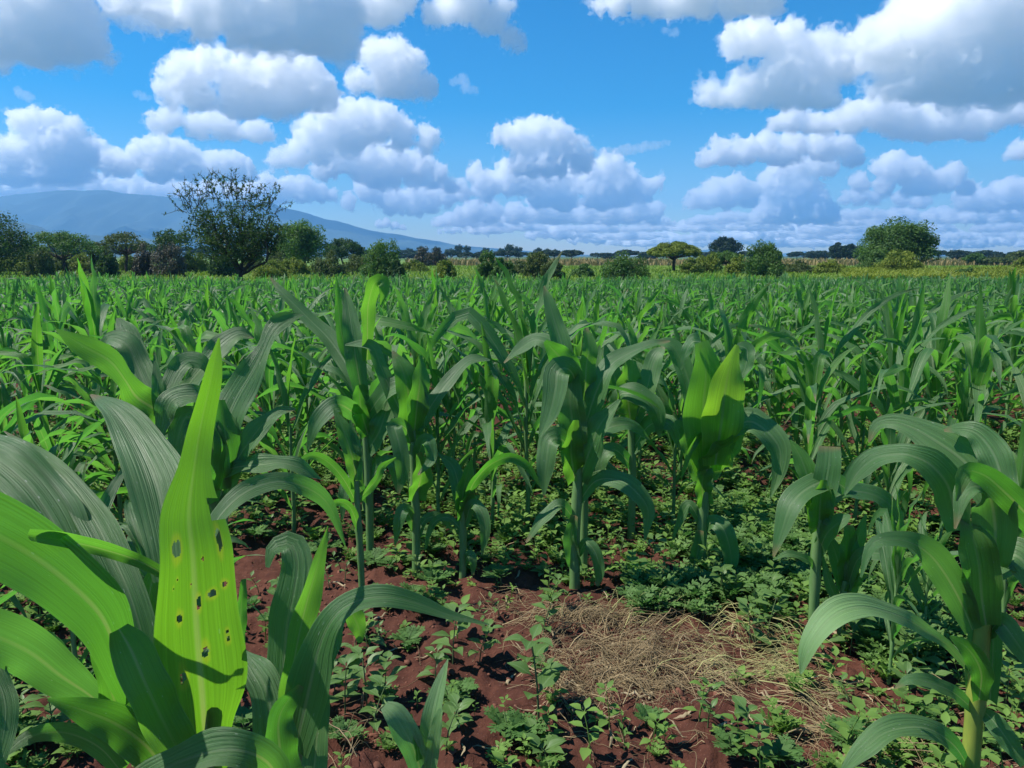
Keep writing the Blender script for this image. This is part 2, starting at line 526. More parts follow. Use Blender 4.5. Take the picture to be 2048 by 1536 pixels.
def ridge(name, label, prof, Yr, depth, seed, rough=1.0, kind='structure'):
    """a long slope whose crest passes the given (px, py) at distance Yr"""
    px = np.array([p[0] for p in prof], float); py = np.array([p[1] for p in prof], float)
    n, m = 220, 40
    xs = np.linspace(px[0], px[-1], n)
    ys = np.interp(xs, px, py)
    V = np.zeros((m, n, 3))
    for k, (a, b) in enumerate(zip(xs, ys)):
        crest = at(a, b, Yr)
        h = crest[2] - PLAIN
        for q in range(m):
            t = q / (m - 1)                 # 0 front foot .. 1 back foot
            d = (t - 0.55) / 0.55 if t < 0.55 else (t - 0.55) / 0.45
            fall = (1 - abs(d)) ** 1.35
            V[q, k] = (crest[0], Yr + depth * (t - 0.55), h * fall)
    X, Y, Z = V[..., 0], V[..., 1], V[..., 2]
    sc_ = Z.max()
    tt = np.abs(np.linspace(0, 1, m) - 0.55)[:, None]
    gul = fbm(X / sc_ * 3.5, Y / sc_ * 1.2, 5, seed)
    V[..., 2] = Z * (1 + 0.55 * gul * rough * np.clip(tt * 4, 0, 1)) + np.where(tt < .012, 0, 0) - 3.0 + rough * 0.012 * sc_ * fbm(X / sc_ * 14, Y / sc_ * 14, 3, seed + 3) * np.clip(Z / sc_ * 3, 0, 1) * (0.4 + np.clip(tt * 4, 0, 1))
    V[..., 2] += 3.0 * np.clip(Z / sc_ * 8, 0, 1)
    o = link(name, mesh_from(name, V.reshape(-1, 3), grid_faces(m, n), M_MTN))
    tag(o, label, name.replace('_', ' '), kind=kind)


ridge('mountain', 'broad blue mountain fading into haze below the clouds',
      [(-420, 500), (-300, 470), (-150, 430), (-20, 396), (35, 386), (90, 381), (150, 377), (215, 378), (290, 388), (350, 392),
       (420, 396), (480, 399), (525, 404), (545, 402), (560, 411), (600, 419), (650, 436), (680, 441), (715, 452), (745, 461),
       (800, 468), (835, 476), (880, 482), (910, 489), (960, 494), (1010, 498), (1060, 502), (1130, 506), (1200, 511)], 5700, 2800, 3, 1.0)
ridge('hill', 'low darker blue hill in front of the mountain beside the edge tree',
      [(-200, 500), (-80, 462), (0, 447), (45, 443), (62, 447), (80, 455), (100, 461), (140, 466), (200, 470), (280, 474), (330, 482), (420, 511)], 3300, 900, 9, 1.2)
ridge('hill', 'small cone shaped hill at the foot of the mountain',
      [(190, 475), (225, 462), (240, 452), (250, 450), (262, 455), (275, 461), (310, 475)], 4300, 400, 17, 1.2)
ridge('hill', 'faint blue hill on the horizon beside the yellow umbrella tree',
      [(1340, 511), (1390, 502), (1420, 498), (1450, 502), (1500, 509)], 6700, 700, 23, 1.0)
ridge('hill', 'faint long blue hill on the horizon between two dark domed trees',
      [(1540, 511), (1580, 505), (1610, 502), (1640, 506), (1680, 509), (1760, 506), (1850, 508), (1930, 503), (2000, 507), (2120, 511)], 7000, 700, 29, 1.0)


# ================================================================ haze
def box(x0, x1, y0, y1, z0, z1):
    V = [(x, y, z) for z in (z0, z1) for y in (y0, y1) for x in (x0, x1)]
    F = [(0, 2, 3, 1), (4, 5, 7, 6), (0, 1, 5, 4), (2, 6, 7, 3), (0, 4, 6, 2), (1, 3, 7, 5)]
    return V, F


mh, N, L, out = material('haze')
pv = N.new('ShaderNodeVolumePrincipled')
pv.inputs['Color'].default_value = (0.24, 0.56, 1.0, 1)
pv.inputs['Density'].default_value = 1.7e-4
pv.inputs['Anisotropy'].default_value = 0.1
L.new(pv.outputs[0], out.inputs['Volume'])
V, F = box(-7800, 7800, -7800, 7800, -2.5, 580)
tag(link('haze', mesh_from('haze', V, np.array(F), mh, smooth_=False)), 'thin blue haze in the air over the whole plain', 'haze', kind='stuff')


# ================================================================ clouds: closed bodies of scattering vapour
def cloud_material(name, dens, col=(1, 1, 1)):
    m, N, L, out = material(name)
    v = N.new('ShaderNodeVolumeScatter')
    v.inputs['Color'].default_value = (*col, 1)
    v.inputs['Density'].default_value = dens
    v.inputs['Anisotropy'].default_value = 0.25
    L.new(v.outputs[0], out.inputs['Volume'])
    return m


M_CLOUD = cloud_material('cloud', 0.013)
M_CLOUD_FAR = cloud_material('far_cloud', 0.011)
M_WISP = cloud_material('thin_cloud', 0.004)
M_WISP_FAR = cloud_material('far_thin_cloud', 0.0018)
_cr = np.random.default_rng(4)


def lattice(shape, cell):
    a = _cr.standard_normal([int(s / cell) + 3 for s in shape]).astype(np.float32)
    for ax in range(3):
        x = np.arange(shape[ax]) / cell
        i = np.floor(x).astype(int); f = (x - i).astype(np.float32)
        f = f * f * (3 - 2 * f)
        sh = [1, 1, 1]; sh[ax] = -1
        f = f.reshape(sh)
        a = np.take(a, i, axis=ax) * (1 - f) + np.take(a, i + 1, axis=ax) * f
    return a


def cloud_mesh(blobs, vox, base=None, billow=1.0, shell=False):
    b = np.array(blobs, float)
    m = vox * 8
    rm = b[:, 3].mean()
    lo = (b[:, :3] - b[:, 3:4] * 1.3).min(0) - m; hi = (b[:, :3] + b[:, 3:4] * 1.3).max(0) + m
    sh = np.ceil((hi - lo) / vox).astype(int)
    X = (lo[0] + np.arange(sh[0]) * vox).astype(np.float32)[:, None, None]
    Y = (lo[1] + np.arange(sh[1]) * vox).astype(np.float32)[None, :, None]
    Z = (lo[2] + np.arange(sh[2]) * vox).astype(np.float32)[None, None, :]
    f = np.full(sh, -1e9, np.float32)
    for x, y, z, r in b:
        f = np.maximum(f, r - np.sqrt((X - x) ** 2 + (Y - y) ** 2 + (Z - z) ** 2))
    c, a = rm / vox * 1.05, rm * 0.46 * billow
    while c > 1.4:
        f += a * (0.67 - np.abs(lattice(sh, c)))
        c *= 0.52; a *= 0.7
    if base is not None:
        f = np.minimum(f, (Z - base + lattice(sh, max(2, rm / vox * 0.6)) * rm * 0.28))
    def skin(f):
        f[0] = f[-1] = -1; f[:, 0] = f[:, -1] = -1; f[:, :, 0] = f[:, :, -1] = -1
        g = openvdb.FloatGrid(-1.0)
        g.copyFromArray(np.clip(f, -4 * vox, 4 * vox).astype(np.float32))
        p, q = g.convertToPolygons(0.0, 0.0)[0::2]
        return np.array(p) * vox + lo, np.array(q)[:, ::-1]
    if shell:
        f2 = f + rm * .04 + rm * .2 * lattice(sh, max(2, rm / vox * .35)) + rm * .10 * lattice(sh, max(1.6, rm / vox * .14))
        return (*skin(f), *skin(f2))
    return skin(f)


def cloud(label, D, blobs, mat=None, base=True, billow=1.0, res=165, name='cloud', thick=0.3):
    rr = random.Random(len(label) * 31 + int(D))
    cx = sum(b[0] for b in blobs) / len(blobs); cyy = sum(b[1] for b in blobs) / len(blobs)
    o0 = at(cx, cyy, D)
    pts = []
    if mat is M_WISP:
        fine = []
        for (x0, y0, r0), (x1, y1, r1) in zip(blobs, blobs[1:]):
            m_ = max(2, int(math.hypot(x1 - x0, y1 - y0) / 6))
            fine += [(x0 + (x1 - x0) * k / m_, y0 + (y1 - y0) * k / m_ + rr.uniform(-2, 2), (r0 + (r1 - r0) * k / m_) * rr.uniform(.6, 1)) for k in range(m_)]
        blobs = fine + [blobs[-1]]
    for px, py, r in blobs:
        p = at(px, py, D) - o0
        rw = r * px_size(px, py, D)
        pts.append((p[0], rr.uniform(-.6, .6) * rw * thick, p[2], rw))
        if r > 30:
            pts.append((p[0] + rr.uniform(-.4, .4) * rw, rr.choice((-1, 1)) * rr.uniform(.6, 1.0) * rw * thick, p[2] - .1 * rw, rw * .8))
    zb = None
    if base:
        zb = np.percentile([p[2] - 0.8 * p[3] for p in pts], 4)
    W = max(max(p[0] + p[3] for p in pts) - min(p[0] - p[3] for p in pts), 1)
    shell = mat is not M_WISP
    r_ = cloud_mesh(pts, W / res, zb, billow, shell)
    ob = link(name, mesh_from(name, r_[0], r_[1], mat or M_CLOUD, smooth_=True), None, o0)
    if shell:
        link('vapour_edge', mesh_from('vapour_edge', r_[2], r_[3], M_WISP if mat is None else M_WISP_FAR, smooth_=True), ob)
    tag(ob, label, 'cloud')
    return ob


cloud('large white cloud filling the sky corner above the blue mountain', 4600,
      [(-60, 40, 80), (20, 40, 80), (90, 25, 70), (130, 65, 48), (180, 98, 22), (60, 95, 30), (-20, 95, 40), (110, 100, 25), (60, -40, 80), (150, 20, 40)])
cloud('long grey white cloud bank stretching along the top edge of the sky', 4700,
      [(265, 0, 40), (330, 8, 45), (410, 15, 52), (490, 30, 55), (560, 55, 50), (620, 55, 58), (665, 40, 52), (680, 95, 26), (600, 90, 30), (450, -40, 70), (600, -40, 80)])
cloud('ragged cloud tuft touching the long bank at the top edge', 4900,
      [(730, 10, 34), (770, 5, 34), (750, 38, 20), (790, -20, 40)])
cloud('biggest puffy white cumulus above the spreading thorn tree', 5600,
      [(345, 180, 24), (375, 155, 36), (430, 135, 34), (480, 160, 48), (550, 160, 50), (610, 165, 44), (640, 185, 32), (560, 205, 36), (480, 205, 32), (400, 190, 28), (415, 118, 18)])
cloud('low flat cloud just under the biggest cumulus', 6200,
      [(310, 248, 19), (345, 240, 22), (395, 250, 24), (450, 252, 24), (505, 262, 22), (535, 268, 14), (425, 245, 22), (470, 270, 15)])
cloud('compact bright cumulus standing alone in the blue right of the biggest one', 5600,
      [(755, 115, 30), (790, 115, 32), (815, 135, 32), (770, 155, 30), (715, 160, 17), (845, 175, 22), (735, 165, 16), (852, 198, 10), (800, 165, 30)])
cloud('domed cloud with a grey belly under the compact cumulus', 7000,
      [(625, 270, 30), (670, 245, 36), (720, 245, 40), (765, 250, 36), (800, 270, 26), (850, 275, 20), (855, 285, 18), (700, 275, 32), (590, 310, 24), (560, 325, 16), (640, 300, 22)])
cloud('lumpy cloud mass stepping down toward the mountain slope', 10500,
      [(650, 325, 26), (690, 312, 28), (735, 315, 34), (790, 325, 32), (830, 335, 30), (870, 355, 22), (895, 375, 18), (770, 345, 30), (730, 340, 24)], M_CLOUD_FAR)
cloud('small heaped cloud just above the sloping shoulder of the mountain', 13000,
      [(700, 402, 12), (735, 380, 22), (760, 395, 18), (790, 405, 24), (830, 395, 24), (860, 400, 24), (890, 390, 20), (830, 420, 16), (925, 380, 16)], M_CLOUD_FAR)
cloud('slanted torn cloud near the middle of the top edge', 4900,
      [(865, 28, 16), (900, 20, 24), (945, 15, 34), (985, 38, 26), (1015, 70, 16), (1035, 85, 10), (930, -20, 40), (1000, 10, 20)], base=False)
cloud('flat bottomed cloud cut by the top edge in line with the umbrella tree', 4800,
      [(1190, 18, 16), (1235, 8, 24), (1290, 5, 28), (1350, 0, 32), (1410, 2, 32), (1470, 5, 32), (1530, 5, 30), (1400, -50, 60), (1500, -40, 50), (1250, -30, 30)])
cloud('tall domed cloud rising in the middle of the sky', 9500,
      [(1035, 275, 24), (1075, 270, 28), (1110, 280, 30), (1145, 300, 24), (1060, 305, 28), (1100, 320, 34), (1160, 320, 22), (995, 270, 10), (1050, 335, 26)])
cloud('wide lumpy cloud mass below the tall middle dome', 13500,
      [(950, 345, 14), (975, 370, 26), (1020, 355, 30), (1060, 365, 30), (1110, 370, 34), (1170, 350, 30), (1215, 335, 24), (1245, 370, 34), (1280, 380, 22), (1308, 365, 12), (1190, 390, 32), (1130, 395, 30), (1080, 395, 26)], M_CLOUD_FAR)
cloud('row of low white puffs above the distant eucalyptus trees', 16000,
      [(920, 430, 14), (950, 420, 20), (985, 425, 18), (1030, 430, 20), (1080, 415, 24), (1120, 425, 24), (1170, 430, 24), (1220, 425, 24), (1270, 420, 26), (1310, 425, 18)], M_CLOUD_FAR)
cloud('grey white cloud with a hooked end in the deep blue gap', 5300,
      [(1480, 80, 28), (1520, 75, 34), (1565, 85, 36), (1615, 110, 34), (1650, 90, 28), (1690, 120, 36), (1580, 130, 40), (1640, 140, 36), (1535, 165, 40), (1490, 175, 32), (1590, 180, 42), (1640, 190, 34), (1440, 190, 16), (1418, 178, 18), (1410, 200, 12)])
cloud('huge grey bellied cloud in the upper sky corner beside the hooked cloud', 4900,
      [(1790, 110, 50), (1830, 60, 50), (1890, 40, 66), (1960, 20, 90), (2050, 20, 100), (1890, 130, 60), (1960, 140, 70), (2050, 140, 80), (1790, 155, 36), (1850, 170, 32), (1750, 75, 18), (2120, 80, 90)])
cloud('bright rolled cloud under the huge grey bellied cloud', 7000,
      [(1710, 230, 26), (1750, 220, 32), (1800, 232, 34), (1850, 245, 36), (1900, 242, 36), (1950, 245, 30), (1990, 225, 26), (2030, 215, 28), (2080, 225, 30), (1860, 265, 22), (1960, 268, 12)])
cloud('small puff bridging the hooked cloud and the rolled cloud', 7400,
      [(1555, 250, 16), (1585, 240, 22), (1625, 248, 24), (1665, 245, 22), (1690, 250, 18)])
cloud('long layered cloud above the towering white column', 9000,
      [(1415, 318, 16), (1445, 296, 22), (1490, 300, 24), (1535, 292, 24), (1585, 295, 26), (1640, 290, 24), (1680, 298, 22), (1710, 315, 16), (1460, 320, 16), (1560, 315, 18)])
cloud('rounded white cumulus low over the leafy bush', 12500,
      [(1400, 395, 18), (1430, 380, 24), (1470, 378, 26), (1500, 390, 20), (1450, 400, 20), (1380, 405, 12), (1415, 402, 14)], M_CLOUD_FAR)
cloud('towering bright white column with an anvil top', 16500,
      [(1535, 365, 14), (1560, 345, 18), (1595, 335, 16), (1630, 332, 16), (1655, 338, 12), (1550, 390, 24), (1590, 375, 26), (1620, 395, 26), (1570, 415, 28), (1620, 425, 28), (1650, 430, 22), (1530, 430, 22)], M_CLOUD_FAR)
cloud('soft grey white puffs high above the big round tree', 10500,
      [(1765, 335, 18), (1790, 332, 24), (1825, 345, 26), (1860, 365, 22), (1910, 345, 16), (1890, 360, 20), (1770, 370, 18), (1830, 378, 20), (1720, 365, 14), (1930, 375, 14)])
cloud('small flat puff over the double crowned dark tree', 14500,
      [(1690, 396, 10), (1720, 390, 16), (1750, 396, 12), (1800, 400, 14), (1840, 405, 16)], M_CLOUD_FAR)
cloud('spreading low cloud near the small round tree', 14500,
      [(1935, 400, 18), (1970, 395, 22), (2010, 385, 24), (2050, 390, 28), (2100, 385, 30), (1990, 415, 18)], M_CLOUD_FAR)
cloud('fragment of cloud at the sky edge above the small round tree', 9500,
      [(2040, 300, 16), (2070, 300, 22), (2025, 312, 10)])
cloud('tall bulging white tower standing over the blue mountain', 11500,
      [(45, 245, 18), (70, 255, 26), (110, 250, 22), (145, 265, 22), (165, 300, 24), (120, 295, 36), (60, 300, 38), (10, 300, 28), (-40, 310, 40), (30, 340, 36), (100, 340, 38), (150, 335, 28)], M_CLOUD_FAR)
cloud('row of rounded white puffs along the mountain top', 12500,
      [(190, 300, 18), (215, 320, 24), (250, 330, 20), (285, 310, 24), (320, 300, 26), (355, 310, 26), (385, 325, 22), (425, 328, 24), (460, 330, 24), (490, 345, 20), (320, 335, 26), (380, 345, 22)], M_CLOUD_FAR)
cloud('cap of cloud lying along the summit ridge of the mountain', 14500,
      [(-60, 376, 30), (-10, 378, 26), (40, 372, 22), (90, 370, 20), (140, 368, 18), (190, 370, 19), (240, 374, 22), (285, 376, 24), (330, 380, 24), (375, 384, 22), (420, 386, 22), (465, 390, 20), (510, 392, 20)], M_CLOUD_FAR, base=False)
cloud('white puff behind the thorn tree crown at the mountain shoulder', 14500,
      [(505, 380, 18), (540, 368, 20), (575, 375, 20), (610, 380, 22), (640, 388, 18), (665, 392, 10), (560, 395, 16)], M_CLOUD_FAR)
cloud('tiny bright cumulus peeping over the mountain slope', 24000, [(758, 448, 7), (772, 446, 9), (790, 452, 8), (806, 456, 6)], M_CLOUD_FAR, res=70)
cloud('tiniest bright cumulus low above the distant eucalyptus trees', 24000, [(880, 463, 5), (893, 459, 7), (906, 464, 5)], M_CLOUD_FAR, res=60)
cloud('thin wisp alone in the blue above the white tower', 6000, [(36, 180, 9), (48, 188, 11), (60, 196, 8)], M_WISP, base=False, res=70)
cloud('faint wisp trailing from the compact cumulus', 5700, [(905, 165, 9), (925, 158, 10), (932, 175, 11), (950, 182, 7)], M_WISP, base=False, res=80)
cloud('feathery streak beside the tall middle dome', 10000, [(1195, 308, 9), (1230, 304, 11), (1260, 299, 11), (1290, 294, 9), (1315, 290, 7), (1337, 286, 4)], M_WISP, base=False, res=120, billow=1.0)
cloud('tiny wisp under the flat bottomed cloud', 5200, [(1330, 62, 8), (1350, 66, 8)], M_WISP, base=False, res=60)
cloud('tiny puff just off the flank of the biggest cumulus', 6000, [(272, 188, 7), (284, 190, 9), (296, 196, 5)], M_WISP, base=False, res=60)


def horizon_clouds():
    """rows of flat cumulus far out over the plain: a few bodies, copied"""
    rr = random.Random(8)
    protos = []
    for k in range(5):
        bl = []
        nb = rr.randint(5, 8)
        for i in range(nb):
            t = (i + .5) / nb * 2 - 1
            r = rr.uniform(.16, .26) * (1.1 - .5 * abs(t))
            bl.append((t * .85, rr.uniform(-.3, .3), rr.uniform(.05, .25) * (1 - abs(t)), r))
        bl = [tuple(1000 * c for c in b) for b in bl]
        v, q = cloud_mesh(bl, 2000 / 80, -20)
        me = mesh_from('cloud', v, q, M_CLOUD_FAR)
        protos.append(me)
    spots = []
    for (py, D, x0, x1, n, wpx) in ((447, 19000, 880, 2100, 13, 110), (462, 23000, 930, 2100, 14, 105), (476, 29000, 1080, 2100, 15, 100), (488, 38000, 1180, 2100, 14, 100), (440, 18000, 1650, 2100, 5, 120)):
        for i in range(n):
            spots.append((x0 + (x1 - x0) * (i + rr.uniform(.1, .9)) / n, py + rr.uniform(-5, 5), D * rr.uniform(.93, 1.07), wpx * rr.uniform(.8, 1.6)))
    lm = ['the distant eucalyptus trees', 'the pale round bush', 'the yellow umbrella tree', 'the dark domed tree', 'the leafy bush', 'the double crowned tree', 'the big round tree', 'the small round tree']
    lx = [900, 1075, 1350, 1450, 1525, 1690, 1790, 1950]
    hc = {}
    for i, (px, py, D, wpx) in enumerate(spots):
        o = link('cloud', protos[i % 5], None, at(px, py, D))
        s = wpx * px_size(px, py, D) / 2000
        o.scale = (s, s, s * rr.uniform(.8, 1.15))
        o.rotation_euler = (0, 0, rr.choice((0, math.pi)) + rr.uniform(-.3, .3))
        k = min(range(len(lx)), key=lambda q: abs(lx[q] - px))
        hc.setdefault((lm[k], py), []).append((px, o))
    rown = sorted({q[1] for q in hc})
    cells = {}
    for (t, py), l in hc.items():
        cells.setdefault((t, 'upper' if py < 452 else 'middle' if py < 470 else 'lower'), []).extend(l)
    for (t, rw), l in cells.items():
        l.sort(key=lambda q: q[0])
        for q, (px, o) in enumerate(l):
            tag(o, NTH[q] + ' small flat cloud from the left, ' + rw + ' hazy row over ' + t, 'cloud', 'rows of flat clouds low over the horizon')


horizon_clouds()

# ================================================================ trees and bushes
M_T_DARK = foliage_material('dark_tree_leaf', (0.024, 0.060, 0.022), (0.060, 0.115, 0.030), (0.09, 0.19, 0.02), 0.28)
M_T_MID = foliage_material('green_tree_leaf', (0.040, 0.092, 0.024), (0.105, 0.19, 0.040), (0.14, 0.30, 0.03), 0.28)
M_T_OLIVE = foliage_material('olive_tree_leaf', (0.05, 0.075, 0.022), (0.11, 0.15, 0.04), (0.14, 0.2, 0.03), 0.28)
M_T_YELLOW = foliage_material('yellow_green_leaf', (0.09, 0.14, 0.02), (0.21, 0.26, 0.035), (0.24, 0.32, 0.03), 0.3)
M_T_BROWN = foliage_material('dry_twig', (0.05, 0.05, 0.032), (0.13, 0.125, 0.085), (0.1, 0.08, 0.04), 0.15)
M_T_FAR = foliage_material('far_tree_leaf', (0.010, 0.026, 0.018), (0.028, 0.055, 0.030), (0.04, 0.08, 0.02), 0.2)
M_GRASS = foliage_material('bright_grass', (0.08, 0.17, 0.022), (0.20, 0.29, 0.04), (0.24, 0.38, 0.03), 0.35)
M_TAN = foliage_material('dry_maize', (0.16, 0.13, 0.05), (0.36, 0.27, 0.11), (0.3, 0.24, 0.08), 0.25)


def leaf_cards(rng, C, Rad, per, size, flat=0.0, inner=0.55):
    """small bent leaf sprays spread through ellipsoid clumps; returns V, F, tint"""
    n = len(C) * per
    d = norm(rng.normal(size=(n, 3)))
    rad = inner + (1 - inner) * rng.random((n, 1)) ** 0.6
    c = np.repeat(C, per, 0); r = np.repeat(Rad, per, 0)
    P = c + d * r * rad
    nn = norm(d * 0.8 + rng.normal(size=(n, 3)) * 0.7 + np.array([0, 0, 0.3 + flat]))
    a = norm(np.cross(nn, norm(rng.normal(size=(n, 3))))); b = np.cross(nn, a)
    s = (size * rng.uniform(0.55, 1.3, (n, 1)))
    V = np.stack([P - a * s, P + b * s * .55 - nn * s * .15, P + a * s, P - b * s * .55 - nn * s * .15], 1).reshape(-1, 3)
    F = np.arange(n * 4).reshape(-1, 4)
    ct = np.repeat(rng.random(len(C)), per)
    T = np.repeat(np.clip(ct * .6 + rng.random(n) * .4, 0, 1), 4)
    return V, F, T


def limb(rng, a, b, r0, r1, k=5, wob=0.12):
    a, b = np.asarray(a, float), np.asarray(b, float)
    t = np.linspace(0, 1, k)[:, None]
    L_ = np.linalg.norm(b - a)
    P = a + (b - a) * t
    P[1:-1] += rng.normal(size=(k - 2, 3)) * L_ * wob * np.array([.5, .5, .3])
    return tube(P, np.linspace(r0, r1, k), 5)


def crown_shape(rng, kind, w, h):
    """clump centres and radii for a plant w wide, h tall, standing on z = 0"""
    C, Rd = [], []
    hw = w / 2
    if kind == 'umbrella':
        for _ in range(64):
            a, q = rng.uniform(0, 6.283), math.sqrt(rng.random())
            z = h * (0.95 - 0.30 * q ** 2.2) - rng.uniform(0, .07) * h
            C.append((math.cos(a) * q * hw * .86, math.sin(a) * q * hw * .86, z - h * .05)); Rd.append((w * .10, w * .10, h * .10))
    elif kind == 'spread':                      # acacia: wide low dome on a bare stem
        for _ in range(44):
            a, q = rng.uniform(0, 6.283), math.sqrt(rng.random())
            z = h * (0.93 - 0.27 * q ** 2.6) - abs(rng.normal()) * .13 * h
            C.append((math.cos(a) * q * hw * .86, math.sin(a) * q * hw * .86, max(z, .45 * h))); Rd.append((w * .11, w * .11, h * .11))
    elif kind == 'round':
        for _ in range(85):
            d = norm(rng.normal(size=3)); q = rng.uniform(.25, .84)
            C.append((d[0] * q * hw, d[1] * q * hw, h * .56 + d[2] * q * h * .43)); s = rng.uniform(.11, .18); Rd.append((w * s, w * s, h * s))
    elif kind == 'tall':
        for _ in range(22):
            d = norm(rng.normal(size=3)); q = rng.uniform(.2, .85)
            C.append((d[0] * q * hw, d[1] * q * hw, h * .62 + d[2] * q * h * .36)); s = rng.uniform(.10, .17); Rd.append((w * s * 1.2, w * s * 1.2, h * s))
    else:                                       # bush: clumps heaped from the ground up
        for _ in range(46):
            a, q = rng.uniform(0, 6.283), math.sqrt(rng.random()) * .88
            top = h * math.sqrt(max(0.02, 1 - q * q)) * rng.uniform(.75, 1.0)
            z = rng.uniform(.12, .95) ** .7 * top
            s = rng.uniform(.11, .19)
            C.append((math.cos(a) * q * hw, math.sin(a) * q * hw, max(z - s * h * .5, .05 * h))); Rd.append((w * s, w * s, h * s * 1.05))
    return np.array(C), np.array(Rd)


_tree_seed = [100]
LIMB_H = {'umbrella': .5, 'spread': .4, 'round': .3, 'tall': .35, 'bush': .1}


def crown_meshes(kind, w, h, mat, per, size, seed, flat=0.0, density=1.0, twiggy=0):
    rng = np.random.default_rng(seed)
    C, Rd = crown_shape(rng, kind, w, h)
    g = Geo()
    V, F, T = leaf_cards(rng, C, Rd, int(per * density * 1.45), size, flat, .35)
    kx, kz = w / 2 / np.percentile(np.abs(V[:, :2]), 99.5), h / np.percentile(V[:, 2], 99.7)
    V = V * np.array([kx, kx, kz]); C = C * np.array([kx, kx, kz])
    g.add(V, F, None, T)
    t = Geo()
    r0 = max(.02 * w, .04) * (1.3 if kind == 'umbrella' else 1)
    fork = h * LIMB_H.get(kind, .3)
    lean = rng.normal(size=2) * .04 * w
    t.add(*limb(rng, (0, 0, -.25), (lean[0], lean[1], fork), r0 * 1.25, r0, 6, .05))
    pick = rng.permutation(len(C))[:(16 + twiggy)]
    for k in pick:
        mid = (np.array([lean[0], lean[1], fork]) * .45 + C[k] * .55) + np.array([0, 0, -.05 * h])
        t.add(*limb(rng, (lean[0], lean[1], fork * rng.uniform(.8, 1)), mid, r0 * .55, r0 * .3, 4))
        t.add(*limb(rng, mid, C[k], r0 * .3, r0 * .1, 4))
        for _ in range(2 if twiggy else 1):
            t.add(*limb(rng, C[k], C[k] + norm(rng.normal(size=3) + [0, 0, .4]) * Rd[k] * 1.25, r0 * .12, r0 * .05, 3))
    return g.mesh('crown', mat, False), t.mesh('trunk', M_BARK)


PX_LEAF = 2.1


def tree(name, label, cat, px, Y, top, wpx, kind, mat, group=None, per=75, leaf_px=PX_LEAF, flat=0.0, density=1.0, twiggy=0, base_z=PLAIN):
    _tree_seed[0] += 1
    k = px_size(px, 512, Y)
    p = at(px, 512, Y)
    h = at(px, top, Y)[2] - base_z
    root = empty(name, (p[0], Y, base_z))
    tag(root, label, cat, group)
    crown, trunk = crown_meshes(kind, wpx * k, h, mat, per, leaf_px * k, _tree_seed[0], flat, density, twiggy)
    link('crown', crown, root); link('trunk', trunk, root)
    return root


